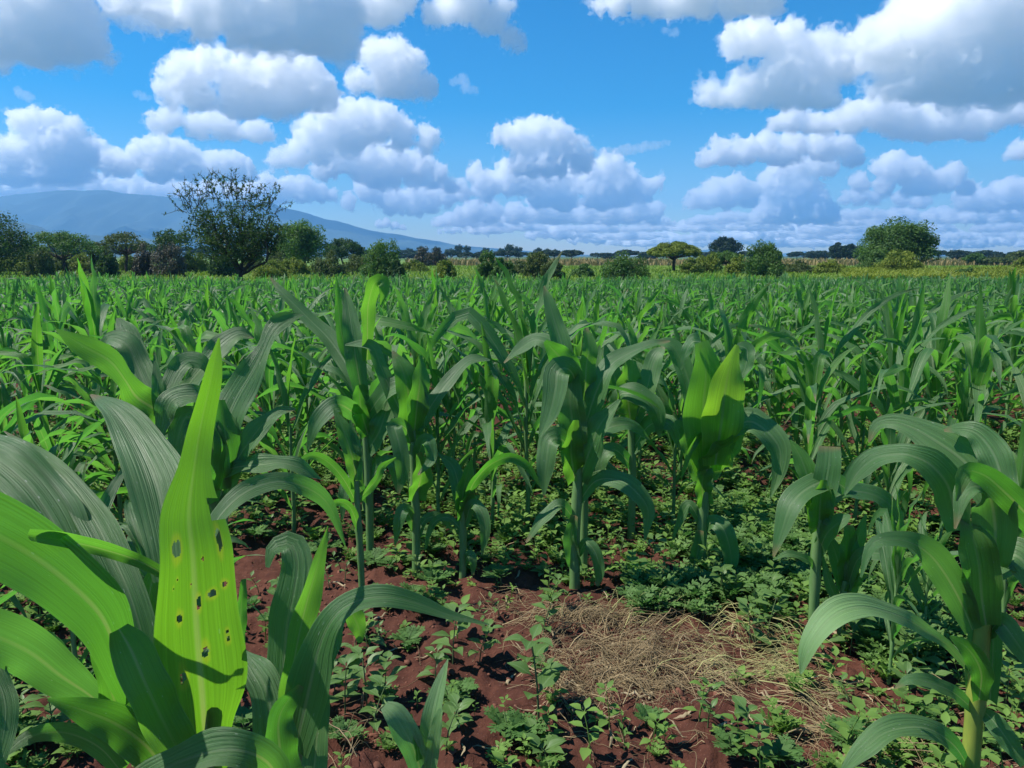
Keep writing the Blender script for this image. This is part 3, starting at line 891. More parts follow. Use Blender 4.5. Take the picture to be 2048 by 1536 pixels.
# --- the spreading thorn tree at the field edge: grown branch by branch
def thorn_tree():
    rng = np.random.default_rng(12)
    Y = 47.0; k = px_size(470, 512, Y); base = at(478, 512, Y); base[2] = PLAIN
    root = empty('thorn_tree', base)
    tag(root, 'big dark thorn tree with bare spiky twigs standing at the edge of the maize', 'tree')
    wood, twigs, leaves = Geo(), Geo(), []
    ctr = at(462, 452, Y) - base
    rx, rz, ry = 108 * k, 88 * k, 100 * k

    def inside(p):
        d = (p - ctr) / np.array([rx, ry, rz])
        if d[2] < 0: d[2] *= 1.15
        return (d ** 2).sum()

    def grow(p, d, r, L, depth):
        n = 4
        P = [p]
        for i in range(n):
            d = norm(d + rng.normal(size=3) * .2 + np.array([0, 0, .05 if depth < 3 else .02]))
            P.append(P[-1] + d * L / n)
        P = np.array(P)
        (wood if depth < 3 else twigs).add(*tube(P, np.linspace(r, r * .62, n + 1), 6 if depth < 2 else 4))
        if depth >= 3:
            for q in P[1:]:
                leaves.append((q, .26))
        if depth == 5: return
        kids = 3 if depth < 4 else 4
        for c in range(kids):
            i = n if c == 0 else rng.integers(1, n + 1)
            nd = norm(d * .65 + norm(rng.normal(size=3) * np.array([1.2, 1.2, .7])) * .9)
            q = P[i]
            if inside(q + nd * L * .6) > 1.02:
                nd = norm(nd + norm(ctr - q) * .9)
                if inside(q + nd * L * .5) > 1.18: continue
            grow(q, nd, r * .55, L * rng.uniform(.62, .85), depth + 1)
    t1 = np.array([[0, 0, -.3], [.12, 0, .35], [-.02, .03, .85], [.06, 0, 1.35]])
    wood.add(*tube(spline(t1, 9), np.linspace(.20, .14, 9), 8))
    for d, L in (((-1.0, .2, .55), 2.0), ((.95, -.1, .6), 1.9), ((-.3, -.5, 1), 2.2), ((.25, .5, 1), 2.3), ((-.55, .5, .8), 2.0), ((.6, -.6, .85), 2.0), ((.0, 0, 1.2), 2.5)):
        grow(t1[-1] + np.array([0, 0, rng.uniform(-.4, 0)]), norm(d), .085, L, 1)
    # long bare shoots at the top
    for _ in range(75):
        a, q = rng.uniform(0, 6.283), math.sqrt(rng.random())
        p = ctr + np.array([math.cos(a) * q * rx * .9, math.sin(a) * q * ry * .9, rz * math.sqrt(1 - q * q * .8) * .9])
        d = norm((p - ctr) / np.array([rx, ry, rz]) + np.array([0, 0, .7]) + rng.normal(size=3) * .3)
        P = [p - d * .5]
        for i in range(5):
            d = norm(d + rng.normal(size=3) * .25); P.append(P[-1] + d * .3)
        twigs.add(*tube(np.array(P), np.linspace(.022, .010, 6), 3))
        for i in range(1, 6):
            for _ in range(2):
                s = norm(rng.normal(size=3) + d * .5) * rng.uniform(.12, .32)
                twigs.add(*tube(np.array([P[i], P[i] + s]), [.012, .007], 3))
            leaves.append((P[i], .12))
    link('trunk', wood.mesh('trunk', M_BARK), root)
    link('twigs', twigs.mesh('twigs', plain_material('thorny_twig', (0.018, 0.022, 0.014), (0.04, 0.045, 0.03), 5, .9), True), root)
    leaves = [l for l in leaves if l[0][2] > 1.5 + .25 * math.sin(l[0][0] * 3)]
    C = np.array([l[0] for l in leaves]); rd = np.array([[l[1]] * 3 for l in leaves])
    keep = rng.permutation(len(C))[:2900]
    V, F, T = leaf_cards(rng, C[keep], rd[keep], 5, .075, 0, .1)
    g = Geo(); g.add(V, F, None, T)
    link('crown', g.mesh('crown', M_T_DARK, False), root)


thorn_tree()

T = tree
T('acacia_tree', 'dense dark green tree cut by the edge of the picture beneath the blue mountain', 'tree', -25, 80, 428, 165, 'round', M_T_DARK, per=110)
T('acacia_tree', 'flat topped green acacia with a thin dark trunk, nearest the dense edge tree', 'tree', 130, 85, 463, 150, 'spread', M_T_MID, per=95, flat=.5)
T('acacia_tree', 'thin open brownish acacia with forked bare limbs before the pale plain', 'tree', 250, 95, 463, 92, 'umbrella', M_T_OLIVE, per=34, density=.7, twiggy=12)
T('acacia_tree', 'grey green wispy acacia half hidden behind the thorn tree', 'tree', 345, 90, 458, 85, 'spread', M_T_DARK, per=60, density=.7, twiggy=8)
T('dry_bush', 'dark brown rounded leafless bush under the open brownish acacia', 'bush', 286, 75, 489, 44, 'bush', M_T_BROWN, per=70)
T('dry_bush', 'grey brown rounded bush beside the thorn tree trunk', 'bush', 333, 74, 488, 66, 'bush', M_T_BROWN, per=70)
T('bush', 'dark olive bush at the foot of the flat topped acacia', 'bush', 78, 78, 500, 56, 'bush', M_T_OLIVE)
T('bush', 'low green bush between the flat topped acacia and the brownish one', 'bush', 205, 88, 484, 52, 'bush', M_T_OLIVE)
T('bush', 'dark bush below the brownish acacia close to the maize', 'bush', 212, 72, 508, 40, 'bush', M_T_DARK)
T('bush', 'dark low bush immediately behind the thorn tree stem', 'bush', 445, 80, 500, 60, 'bush', M_T_DARK)
T('bush', 'yellow green low bush to the side of the thorn tree stem', 'bush', 540, 72, 520, 70, 'bush', M_T_YELLOW)
T('bush', 'dark green thicket filling the gap right beside the dense edge tree', 'bush', 70, 110, 486, 80, 'bush', M_T_OLIVE)
T('bush', 'olive thicket between the thorn tree and the round crowned acacia', 'bush', 565, 115, 483, 70, 'bush', M_T_OLIVE)
for _i, (_px, _Y, _t, _w, _m, _l) in enumerate((
        (20, 95, 506, 70, M_T_YELLOW, 'yellow green scrub at the foot of the dense edge tree'), (108, 92, 510, 60, M_T_OLIVE, 'olive scrub under the flat topped acacia'),
        (165, 96, 505, 64, M_T_YELLOW, 'yellow green scrub beside the flat topped acacia trunk'), (255, 100, 508, 50, M_T_YELLOW, 'yellow green scrub under the open brownish acacia'),
        (385, 92, 506, 66, M_T_YELLOW, 'yellow green scrub under the outer thorn tree twigs'), (505, 98, 508, 60, M_T_OLIVE, 'olive scrub behind the thorn tree trunk'),
        (590, 84, 515, 60, M_T_YELLOW, 'yellow green scrub at the foot of the round crowned acacia'), (715, 90, 510, 70, M_T_OLIVE, 'olive scrub under the wide dark acacia'),
        (830, 100, 520, 56, M_T_YELLOW, 'yellow green scrub in front of the dry twiggy bush'), (1040, 90, 522, 50, M_T_OLIVE, 'olive scrub between the round pair and the pale conical bush'),
        (1385, 92, 516, 50, M_T_YELLOW, 'yellow green scrub close to the umbrella acacia trunk'), (1600, 95, 522, 70, M_T_OLIVE, 'olive scrub between the leafy bush and the double crowned tree'),
        (1660, 90, 520, 60, M_T_YELLOW, 'yellow green scrub below the double crowned tree'))):
    T('bush', _l, 'bush', _px, _Y, _t, _w, 'bush', _m, per=60)
T('acacia_tree', 'round crowned green acacia standing alone past the thorn tree', 'tree', 607, 92, 443, 96, 'round', M_T_MID, per=85)
T('bush', 'light green bush in front of the round crowned acacia', 'bush', 655, 80, 501, 70, 'bush', M_T_OLIVE)
T('acacia_tree', 'wide dark acacia behind the light green bush', 'tree', 688, 130, 477, 82, 'spread', M_T_DARK, per=80)
T('bush', 'tall dark leafy bush with shaggy outline beside the tan field', 'bush', 764, 70, 481, 84, 'bush', M_T_MID, per=120)
T('bush', 'small dark bush leaning on the tall shaggy bush', 'bush', 792, 68, 520, 36, 'bush', M_T_DARK)
T('dry_bush', 'dry pale brown twiggy bush standing in the tan field', 'bush', 860, 150, 496, 68, 'bush', M_T_BROWN, per=60, twiggy=10)
T('bush', 'yellow orange low bush just behind the maize below the dry twiggy bush', 'bush', 890, 66, 521, 50, 'bush', M_T_YELLOW)
T('bush', 'dark round bush, larger of the pair in the middle of the field edge', 'bush', 977, 68, 503, 52, 'bush', M_T_MID, per=110)
T('bush', 'lower round bush, smaller of the pair in the middle of the field edge', 'bush', 1007, 66, 517, 46, 'bush', M_T_MID, per=110)
T('bush', 'pale green conical bush next to the round pair', 'bush', 1077, 74, 505, 58, 'bush', M_T_OLIVE, per=100)
T('bush', 'low olive bush hugging the pale conical bush', 'bush', 1105, 72, 520, 50, 'bush', M_T_OLIVE)
T('bush', 'wide dark spiky bush near the yellow umbrella tree', 'bush', 1252, 66, 505, 98, 'bush', M_T_MID, per=90, twiggy=8)
T('bush', 'small green scrub patch before the tan field', 'bush', 1165, 80, 528, 46, 'bush', M_T_MID)
T('umbrella_tree', 'bright yellow green umbrella acacia with a flat dome on a single trunk', 'tree', 1348, 105, 484, 106, 'umbrella', M_T_YELLOW, per=150, flat=.8)
T('domed_tree', 'very dark dome shaped tree far off behind yellow green bushes', 'tree', 1451, 260, 475, 60, 'round', M_T_FAR, per=70)
T('bush', 'rounded yellow green bush below the dark dome shaped tree', 'bush', 1418, 95, 507, 58, 'bush', M_T_YELLOW)
T('bush', 'flat topped green bush between the yellow bush and the leafy bush', 'bush', 1452, 100, 502, 66, 'spread', M_T_MID)
T('bush', 'olive green bush leaning against the tall leafy bush', 'bush', 1478, 82, 511, 54, 'bush', M_T_YELLOW)
T('bush', 'tall leafy grey green bush with a ragged top near the bright crop', 'bush', 1527, 76, 484, 80, 'bush', M_T_MID, per=120)
T('domed_tree', 'double crowned dark tree far off, nearest the big round tree', 'tree', 1677, 260, 487, 38, 'round', M_T_FAR, per=60)
T('domed_tree', 'flat crowned dark tree far off touching the big round tree', 'tree', 1705, 255, 489, 40, 'round', M_T_FAR, per=60)
T('round_tree', 'biggest round leafy tree with a deep green crown', 'tree', 1792, 96, 442, 142, 'round', M_T_MID, per=260)
T('bush', 'light green shrub at the sunny side of the biggest round tree', 'bush', 1748, 90, 500, 72, 'bush', M_T_MID, per=110)
T('bush', 'yellow green climbing shrub heaped in front of the biggest round tree', 'bush', 1800, 82, 502, 96, 'bush', M_T_YELLOW, per=110)
T('bush', 'small dark green bush among the bright creepers', 'bush', 1935, 74, 535, 40, 'bush', M_T_MID)
T('round_tree', 'small round green tree alone past the biggest round tree', 'tree', 1950, 170, 507, 42, 'round', M_T_MID, per=60)
T('acacia_tree', 'low brown green acacia beside the small round tree', 'tree', 1994, 165, 515, 56, 'spread', M_T_OLIVE)
T('acacia_tree', 'thin dark acacia with a flat top at the far edge', 'tree', 2000, 210, 508, 46, 'umbrella', M_T_FAR, density=.6)
T('acacia_tree', 'low spreading tree cut by the picture edge past the small round tree', 'tree', 2055, 180, 503, 80, 'spread', M_T_OLIVE)
T('bush', 'yellow green bush cut by the picture edge', 'bush', 2062, 100, 513, 60, 'bush', M_T_YELLOW)

# --- distant trees along the horizon: six kinds, copied
FAR = [crown_meshes(k, 10, 6.5 if k != 'tall' else 9, M_T_FAR, 40, .45, 900 + i) for i, k in enumerate(('spread', 'spread', 'round', 'tall', 'tall', 'spread'))]
FAR_W = {'far acacia': 'low dark acacia', 'far eucalyptus': 'tall dark eucalyptus'}
_fr = random.Random(21)
far_list = []
for i in range(64):
    px = -40 + 2140 * (i + _fr.random()) / 64
    far_list.append((px, _fr.uniform(300, 480), _fr.choice((0, 1, 2, 5)), _fr.uniform(499, 506) if 640 < px else _fr.uniform(486, 497), _fr.uniform(34, 62)))
for px, top in ((820, 496), (845, 492), (872, 493), (918, 489), (933, 491), (972, 495), (1019, 488), (1033, 493), (1075, 495), (1092, 497), (1112, 498), (1003, 496), (900, 497)):
    far_list.append((px, _fr.uniform(420, 560), _fr.choice((3, 4)), top, _fr.uniform(17, 26)))
FAR_MARKS = [(20, 'the dense edge tree'), (130, 'the flat topped acacia'), (250, 'the open brownish acacia'), (345, 'the wispy acacia'), (470, 'the thorn tree'), (545, 'the yellow low bush'),
             (607, 'the round crowned acacia'), (688, 'the wide dark acacia'), (764, 'the tall shaggy bush'), (860, 'the dry twiggy bush'), (920, 'the yellow orange bush'), (992, 'the pair of round bushes'), (1077, 'the pale conical bush'),
             (1165, 'the green scrub patch'), (1252, 'the wide spiky bush'), (1348, 'the umbrella acacia'), (1451, 'the dark dome shaped tree'), (1527, 'the tall leafy bush'), (1610, 'the faint long hill'),
             (1690, 'the double crowned tree'), (1796, 'the biggest round tree'), (1880, 'the bright creepers'), (1950, 'the small round tree'), (2030, 'the picture edge')]
_cells = {}
for px, Y, k, top, w in far_list:
    mk = min(FAR_MARKS, key=lambda q: abs(q[0] - px))
    _cells.setdefault((mk[1], k in (3, 4)), []).append((px, Y, k, top, w))
ORD = {1: [''], 2: ['first', 'second'], 3: ['first', 'second', 'third'], 4: ['first', 'second', 'third', 'fourth']}
for (mk, euc), lst in _cells.items():
    lst.sort()
    for q, (px, Y, k, top, w) in enumerate(lst):
        name = 'eucalyptus_tree' if euc else 'acacia_tree'
        p = at(px, 512, Y)
        root = empty(name, (p[0], Y, PLAIN), _fr.uniform(0, 6.28))
        h0 = 9 if k in (3, 4) else 6.5
        h = at(px, top, Y)[2] - PLAIN
        s = w * px_size(px, 512, Y) / 10
        root.scale = (s, s, h / h0)
        n_ = '' if len(lst) == 1 else NTH[q]
        kind_ = 'tall narrow eucalyptus' if euc else 'low dark tree'
        lab = (n_ + ' from the left, ' if n_ else '') + kind_ + ' on the horizon behind ' + mk
        tag(root, lab, 'tree', 'distant trees along the horizon')
        link('crown', FAR[k][0], root); link('trunk', FAR[k][1], root)


# --- bright grass and creepers between the maize and the trees; the tan field beyond
def blades(name, label, n, xr, yr, hgt, mat, seed, base=PLAIN, wid=.06, bend=.35, mask=None, cat='grass'):
    rng = np.random.default_rng(seed)
    Y = rng.uniform(yr[0], yr[1], n)
    X = np.interp(Y, yr, [1, 1]) * rng.uniform(xr[0], xr[1], n) * Y          # xr as slopes x / y
    if mask is not None:
        k = mask(X, Y); X, Y = X[k], Y[k]; n = len(X)
    a = rng.uniform(0, 6.283, n)
    h = hgt * rng.uniform(.6, 1.15, n) * (1 + .5 * fbm(X * .15, Y * .15, 2, seed))
    w = wid * rng.uniform(.6, 1.5, n) * (Y / yr[0])
    dx, dy = np.cos(a), np.sin(a)
    b = np.stack([X, Y, np.full(n, base)], 1)
    side = np.stack([-dy, dx, 0 * a], 1) * w[:, None]
    o = np.stack([dx, dy, 0 * a], 1)
    mid = b + o * (h * bend * .3)[:, None] + np.stack([0 * a, 0 * a, h * .6], 1)
    tip = b + o * (h * bend)[:, None] + np.stack([0 * a, 0 * a, h * rng.uniform(.75, 1, n)], 1)
    V = np.stack([b - side * .6, b + side * .6, mid + side, tip, mid - side], 1).reshape(-1, 3)
    i = np.arange(n)[:, None] * 5
    F4 = i + np.array([[0, 1, 2, 4]]); F3 = i + np.array([[4, 2, 3]])
    t = np.clip(.5 + .6 * fbm(X * .12, Y * .12, 3, seed + 1) + rng.uniform(-.25, .25, n), 0, 1)
    o_ = link(name, mesh_from(name, V, [F3, F4], mat, None, np.repeat(t, 5), False))
    tag(o_, label, cat, kind='stuff')


blades('grass', 'bright yellow green grass and scrub between the maize field and the trees', 40000, (-.85, .85), (49, 150), .48, M_GRASS, 3, wid=.03, bend=.6)
blades('dry_maize_field', 'strip of dry tan maize across the middle distance', 15000, (-.14, .85), (165, 250), 1.5, M_TAN, 4, wid=.13, bend=.4,
       mask=lambda X, Y: (X / Y < .05) | ((X / Y > .05) & (fbm(X * .02, Y * .02, 2, 9) > -.25)), cat='crop field')
blades('creeper_patch', 'bright yellow green creepers heaped along the field edge before the biggest round tree', 24000, (.44, .80), (62, 92), .8, M_T_YELLOW, 6, wid=.06, bend=.9,
       mask=lambda X, Y: fbm(X * .12, Y * .12, 2, 5) > -.35, cat='creepers')

# ================================================================ maize
WCTRL = np.array([[0, .34], [.08, .48], [.2, .78], [.38, 1.0], [.55, .95], [.72, .75], [.86, .46], [.95, .2], [1, .02]])


def leaf_path(rng, z0, az, r0, L, el, droop, n, power=1.6, drift=0.0, kink=None):
    """centre line of one blade: from the stalk out and over"""
    t = np.linspace(0, 1, n)
    th = np.radians(el) - np.radians(droop) * t ** power
    if kink is not None:
        th = th - np.radians(kink[1]) * smooth(kink[0] - .05, kink[0] + .05, t)
    a = az + drift * t ** 1.5
    ds = L / (n - 1)
    step = np.stack([np.cos(th) * np.cos(a), np.cos(th) * np.sin(a), np.sin(th)], 1) * ds
    P = np.concatenate([[[0, 0, 0]], np.cumsum(step[:-1], 0)]) + np.array([r0 * math.cos(az), r0 * math.sin(az), z0])
    S = np.stack([-np.sin(a), np.cos(a), 0 * a], 1)
    return P, S, t


def maize_parts(seed, H=1.25, n_leaf=11, nseg=14, nc=5, droopy=1.0, wide=1.0):
    """one plant: [(name, V, F, U, young)] standing on z = 0"""
    rng = np.random.default_rng(seed)
    out = []
    hs = H * rng.uniform(.52, .60)
    k = 9 if nseg > 9 else 4
    z = np.linspace(-.04, hs, k)
    P = np.stack([np.cumsum(rng.normal(size=k)) * .004, np.cumsum(rng.normal(size=k)) * .004, z], 1)
    rad = np.linspace(.0135, .0085, k) * (1 + .18 * (np.arange(k) % 2))
    V, F, U = tube(P, rad, 7 if nseg > 9 else 4)
    out.append(('stalk', V, F, U, False))
    az0 = rng.uniform(0, 6.283)
    for i in range(n_leaf):
        q = i / (n_leaf - 1)
        z0 = H * (.13 + .46 * q ** .9)
        az = az0 + math.pi * i + rng.normal() * .38
        up = q > .8
        L = H * (rng.uniform(.42, .52) if q < .2 else rng.uniform(.55, .74) if not up else rng.uniform(.42, .56))
        el = rng.uniform(52, 68) if q < .4 else rng.uniform(64, 78) if not up else rng.uniform(78, 88)
        dr = (rng.uniform(85, 150) if not up else rng.uniform(5, 60)) * droopy
        kink = (rng.uniform(.4, .7), rng.uniform(40, 90)) if rng.random() < .42 else None
        P, S, t = leaf_path(rng, z0, az, .008, L, el, dr, nseg, rng.uniform(1.2, 2.2), rng.normal() * .5, kink)
        roll = rng.normal() * 1.25 * t ** 1.2 + rng.normal() * .15
        T = tangents(P); N = norm(np.cross(S, T))
        S = S * np.cos(roll)[:, None] + N * np.sin(roll)[:, None]
        W = np.interp(t, WCTRL[:, 0], WCTRL[:, 1]) * (rng.uniform(.060, .088) if q > .15 else rng.uniform(.04, .055)) * wide
        fold = np.interp(t, [0, .12, .4, 1], [1.15, .8, .35, .15]) * rng.uniform(.7, 1.2)
        V, F, U = ribbon(P, W, S, -fold, rng.uniform(.2, .6) if nseg > 6 else .2, rng.uniform(2, 4.5), rng.uniform(0, 6), nc)
        out.append(('leaf', V, F, U, up and rng.random() < .6))
    return out


def plant_meshes(parts):
    res = []
    for name, V, F, U, young in parts:
        res.append((name, mesh_from(name, V, F, M_STALK if name == 'stalk' else (M_YOUNG if young else M_LEAF), U)))
    return res


# ---------------------------------------------------------------- plants modelled one by one
hero_spots = []


def hero(label, base_px, Y, stalk, leaves, stalk_w=None, stalk_mat=None, group=None, name='maize_plant'):
    """stalk: [(px, py, width px)] from the ground up; leaves: dicts with
    p = [(px, py, metres beyond the plant)], w = widths in photograph pixels, roll, y (young), fold"""
    bx = at(base_px[0], base_px[1], Y)
    bx[2] = float(ground_z(bx[0], Y))
    root = empty(name, bx)
    tag(root, label, 'maize plant', group)
    hero_spots.append((bx[0], Y))
    S_ = [(bx[0], bx[1], bx[2] - .04, stalk[0][2] * px_size(stalk[0][0], stalk[0][1], Y))]
    for px, py, w in stalk[0:]:
        p = at(px, py, Y)
        if p[2] < bx[2] + .03: continue
        S_.append((*p, w * px_size(px, py, Y)))
    S_ = np.array(S_)
    n = max(8, len(S_) * 3)
    s = spline(S_, n)
    rad = s[:, 3] / 2
    node = np.abs((np.linspace(0, len(S_) * 1.6, n) % 1) - .5) > .36
    rad = rad * np.where(node, 1.16, 1.0)
    V, F, U = tube(s[:, :3], rad, 9)
    link('stalk', mesh_from('stalk', V - bx, F, stalk_mat or M_STALK, U), root)
    for li, L_ in enumerate(leaves):
        rng = np.random.default_rng(hash((base_px, li)) % 99991 if False else int(base_px[0] * 13 + li * 101))
        raw = []
        for (px, py, *d), w in zip(L_['p'], L_['w']):
            d = d[0] if d else 0.0
            raw.append((*at(px, py, Y + d), w * px_size(px, py, Y + d)))
        raw = np.array(raw)
        n = L_.get('n', 26)
        q = spline(raw, n)
        P, W = q[:, :3], np.maximum(q[:, 3], .0012)
        T = tangents(P)
        view = norm(EYE - P)
        S = norm(np.cross(T, view))
        if 'holes' in L_:
            roll = np.interp(np.linspace(0, 1, n), np.linspace(0, 1, len(L_['roll'])), L_['roll'])
        elif 'rc' in L_:
            roll = np.full(n, float(L_['rc']))
        elif L_.get('y'):                       # underside towards us, the sun behind the blade
            roll = -30 * T[:, 2] - 26 * T[:, 0]
        else:                                   # upper side towards us
            roll = 12 * T[:, 2] + 40 * T[:, 0]
        roll = np.radians(np.convolve(np.pad(roll, 3, mode='edge'), np.ones(7) / 7, 'valid')) + .08 * np.sin(np.linspace(0, 5, n) + li)
        N = np.cross(S, T)
        S = S * np.cos(roll)[:, None] + N * np.sin(roll)[:, None]
        W = W / np.maximum(np.cos(roll), .35)
        nc = L_.get('nc', 7)
        V, F, U = ribbon(P, W, S, L_.get('fold', .22), L_.get('wave', .12) * 1.5, L_.get('freq', 3.0), rng.uniform(0, 6), nc)
        mat = L_.get('mat') or (M_YOUNG if L_.get('y') else M_LEAF)
        dmg = None
        if 'holes' in L_:
            u, v = U[:, 0], U[:, 1]
            nz = fbm(u * 22, v * 60, 3, 4) * .35
            keep = np.ones(len(F), bool)
            fu, fv = u[F].mean(1), v[F].mean(1)
            fn = nz[F].mean(1)
            dmg = np.zeros(len(V))
            for hu, hv, ru, rv in L_['holes']:
                keep &= np.hypot((fu - hu) / ru, (fv - hv) / rv) + fn * 1.5 > .72
                e = np.hypot((u - hu) / ru, (v - hv) / rv * .7) + nz * .8
                dmg = np.maximum(dmg, (1 - smooth(.7, 1.4, e)) * .28)
            for (v0, v1, u0) in L_.get('bites', []):
                keep &= ~((fv > v0) & (fv < v1) & (fu > u0 + fn * .15))
            F = F[keep]
        me = mesh_from('leaf', V - bx, F, mat, U)
        if dmg is not None:
            a = me.attributes.new('damage', 'FLOAT', 'POINT')
            a.data.foreach_set('value', dmg.astype(np.float32))
        o = link('leaf', me, root)
        if 'label' in L_: o['label'] = L_['label']
    return root


def lf(p, w, **k):
    return dict(p=p, w=w, **k)


# plant A: the big one close to the camera
hero('tallest close maize plant with a glowing leaf full of caterpillar holes', (392, 1700), .95,
     [(392, 1700, 40), (398, 1560, 44), (402, 1480, 40), (405, 1400, 30)],
     [lf([(430, 1560, .0), (412, 1480, -.01), (404, 1386, -.02), (393, 1252, -.03), (386, 1118, -.03), (378, 1029, -.02), (388, 939, .0), (402, 850, .03), (424, 750, .05), (438, 676, .07)],
         [70, 110, 160, 160, 140, 112, 62, 50, 34, 3], n=270, nc=61, mat=M_EATEN, fold=.12, wave=.05, roll=[-42, -38, -38, -44],
         holes=[(.27, .565, .085, .020), (.85, .560, .045, .028), (.30, .425, .045, .013), (.54, .437, .035, .015), (.70, .445, .075, .009), (.86, .455, .055, .008), (.27, .505, .018, .005),
                (.58, .325, .05, .020), (.30, .30, .06, .022), (.83, .345, .03, .008), (.83, .33, .035, .010), (.62, .53, .016, .005), (.22, .49, .014, .004), (.45, .48, .012, .004)],
         bites=[(.605, .66, .80)], label='bright translucent leaf with yellow edged holes'),
      lf([(345, 1160, .04), (332, 1060, .08), (312, 960, .13), (272, 875, .2), (228, 818, .26), (181, 789, .32)], [70, 92, 112, 84, 46, 3], fold=.2, wave=.06, n=40),
      lf([(300, 1330, .03), (262, 1200, .06), (222, 1110, .1), (180, 1030, .15), (130, 962, .2), (66, 904, .26), (8, 862, .32)], [60, 64, 66, 60, 46, 26, 2], fold=.2, n=36),
      lf([(200, 1250, .05), (150, 1140, .08), (100, 1040, .12), (35, 955, .16), (-70, 880, .22)], [50, 84, 112, 116, 80], fold=.15),
      lf([(262, 1400, -.03), (238, 1320, -.05), (204, 1235, -.07), (140, 1168, -.1), (60, 1108, -.13), (-30, 1058, -.16), (-140, 1000, -.2)], [40, 74, 104, 122, 138, 146, 130], y=1, fold=.1, n=40, wave=.05),
      lf([(330, 1150, .03), (290, 1128, .02), (250, 1112, .01), (179, 1092, -.04), (103, 1077, -.12), (55, 1070, -.16)], [22, 26, 28, 32, 30, 24], y=1, fold=.45, roll=20),
      lf([(330, 1420, .02), (300, 1340, .03), (250, 1262, .05), (195, 1190, .08), (145, 1100, .12)], [60, 80, 84, 76, 50], fold=.2),
      lf([(230, 1440, .02), (185, 1395, .0), (122, 1352, -.03), (60, 1305, -.06), (-20, 1268, -.1), (-110, 1240, -.14)], [30, 48, 78, 94, 98, 90], fold=.2, roll=-12),
      lf([(238, 1258, -.08), (262, 1300, -.10), (292, 1370, -.11), (330, 1450, -.10), (372, 1530, -.09)], [36, 74, 82, 80, 70], y=1, fold=.15, wave=.1),
      lf([(330, 1540, -.07), (290, 1490, -.08), (235, 1450, -.09), (170, 1422, -.11), (96, 1398, -.13)], [76, 80, 74, 52, 6], y=1, fold=.12),
      lf([(240, 1540, -.05), (205, 1500, -.06), (165, 1476, -.07), (115, 1464, -.09), (55, 1476, -.12), (8, 1512, -.14)], [30, 38, 40, 36, 28, 6], fold=.2, roll=-20),
      lf([(-20, 1330, -.1), (8, 1400, -.12), (6, 1470, -.14), (-20, 1560, -.16)], [40, 46, 44, 30], fold=.1),
      lf([(560, 1600, -.1), (540, 1530, -.13), (470, 1500, -.16), (370, 1520, -.16), (250, 1580, -.14)], [60, 68, 72, 66, 40], fold=.25, roll=-25),
      lf([(265, 1520, .0), (240, 1440, -.01), (215, 1360, -.02), (182, 1280, -.03)], [66, 64, 54, 14], y=1, fold=.3),
      lf([(415, 1080, .05), (440, 1032, .07), (490, 985, .1), (558, 963, .14), (622, 980, .17), (660, 1015, .19), (690, 1090, .2)], [28, 34, 36, 38, 36, 24, 3], fold=.25, roll=[0, 30, 30]),
      lf([(290, 1260, .1), (300, 1180, .12), (312, 1120, .14), (298, 1040, .17)], [34, 40, 30, 4], y=1, fold=.3),
      lf([(478, 1300, .03), (482, 1220, .04), (487, 1158, .05)], [18, 20, 10], y=1, fold=.3)])

# plant B: close, right of A
hero('close maize plant with a long arching blade beside the hole riddled one', (590, 1700), 1.12,
     [(590, 1700, 36), (592, 1560, 38), (596, 1460, 30)],
     [lf([(560, 1420, .03), (566, 1340, .05), (574, 1250, .07), (588, 1180, .08), (594, 1125, .1), (580, 1088, .12), (545, 1098, .11), (535, 1135, .1)], [50, 62, 68, 68, 60, 48, 26, 8], fold=.15, wave=.1),
      lf([(578, 1470, -.02), (580, 1380, -.02), (592, 1300, -.01), (612, 1210, .01), (636, 1130, .03), (656, 1052, .06)], [34, 46, 46, 44, 28, 2], y=1, fold=.2),
      lf([(590, 1500, -.05), (618, 1380, -.06), (640, 1290, -.06), (668, 1235, -.06), (710, 1204, -.05), (768, 1194, -.04), (832, 1206, -.02), (905, 1232, .0), (978, 1249, .02)], [60, 88, 60, 50, 46, 44, 34, 18, 2], fold=.2, roll=[0, 0, 10, 30, 30, 20], n=44, wave=.05),
      lf([(612, 1420, -.02), (640, 1320, .0), (664, 1260, .02), (690, 1220, .04)], [50, 66, 52, 20], fold=.2),
      lf([(560, 1580, -.07), (548, 1480, -.06), (536, 1390, -.03), (510, 1340, .0), (478, 1298, .04)], [80, 78, 66, 56, 10], fold=.15, roll=10),
      lf([(620, 1620, -.08), (632, 1500, -.05), (640, 1400, -.02), (650, 1330, .0)], [52, 50, 40, 10], fold=.2),
      lf([(575, 1600, -.1), (560, 1500, -.1), (560, 1430, -.09), (600, 1370, -.07)], [70, 66, 50, 14], y=1, fold=.2),
      lf([(640, 1240, .05), (690, 1215, .08), (715, 1250, .09), (720, 1285, .09)], [14, 34, 34, 8], y=1, fold=.2)])

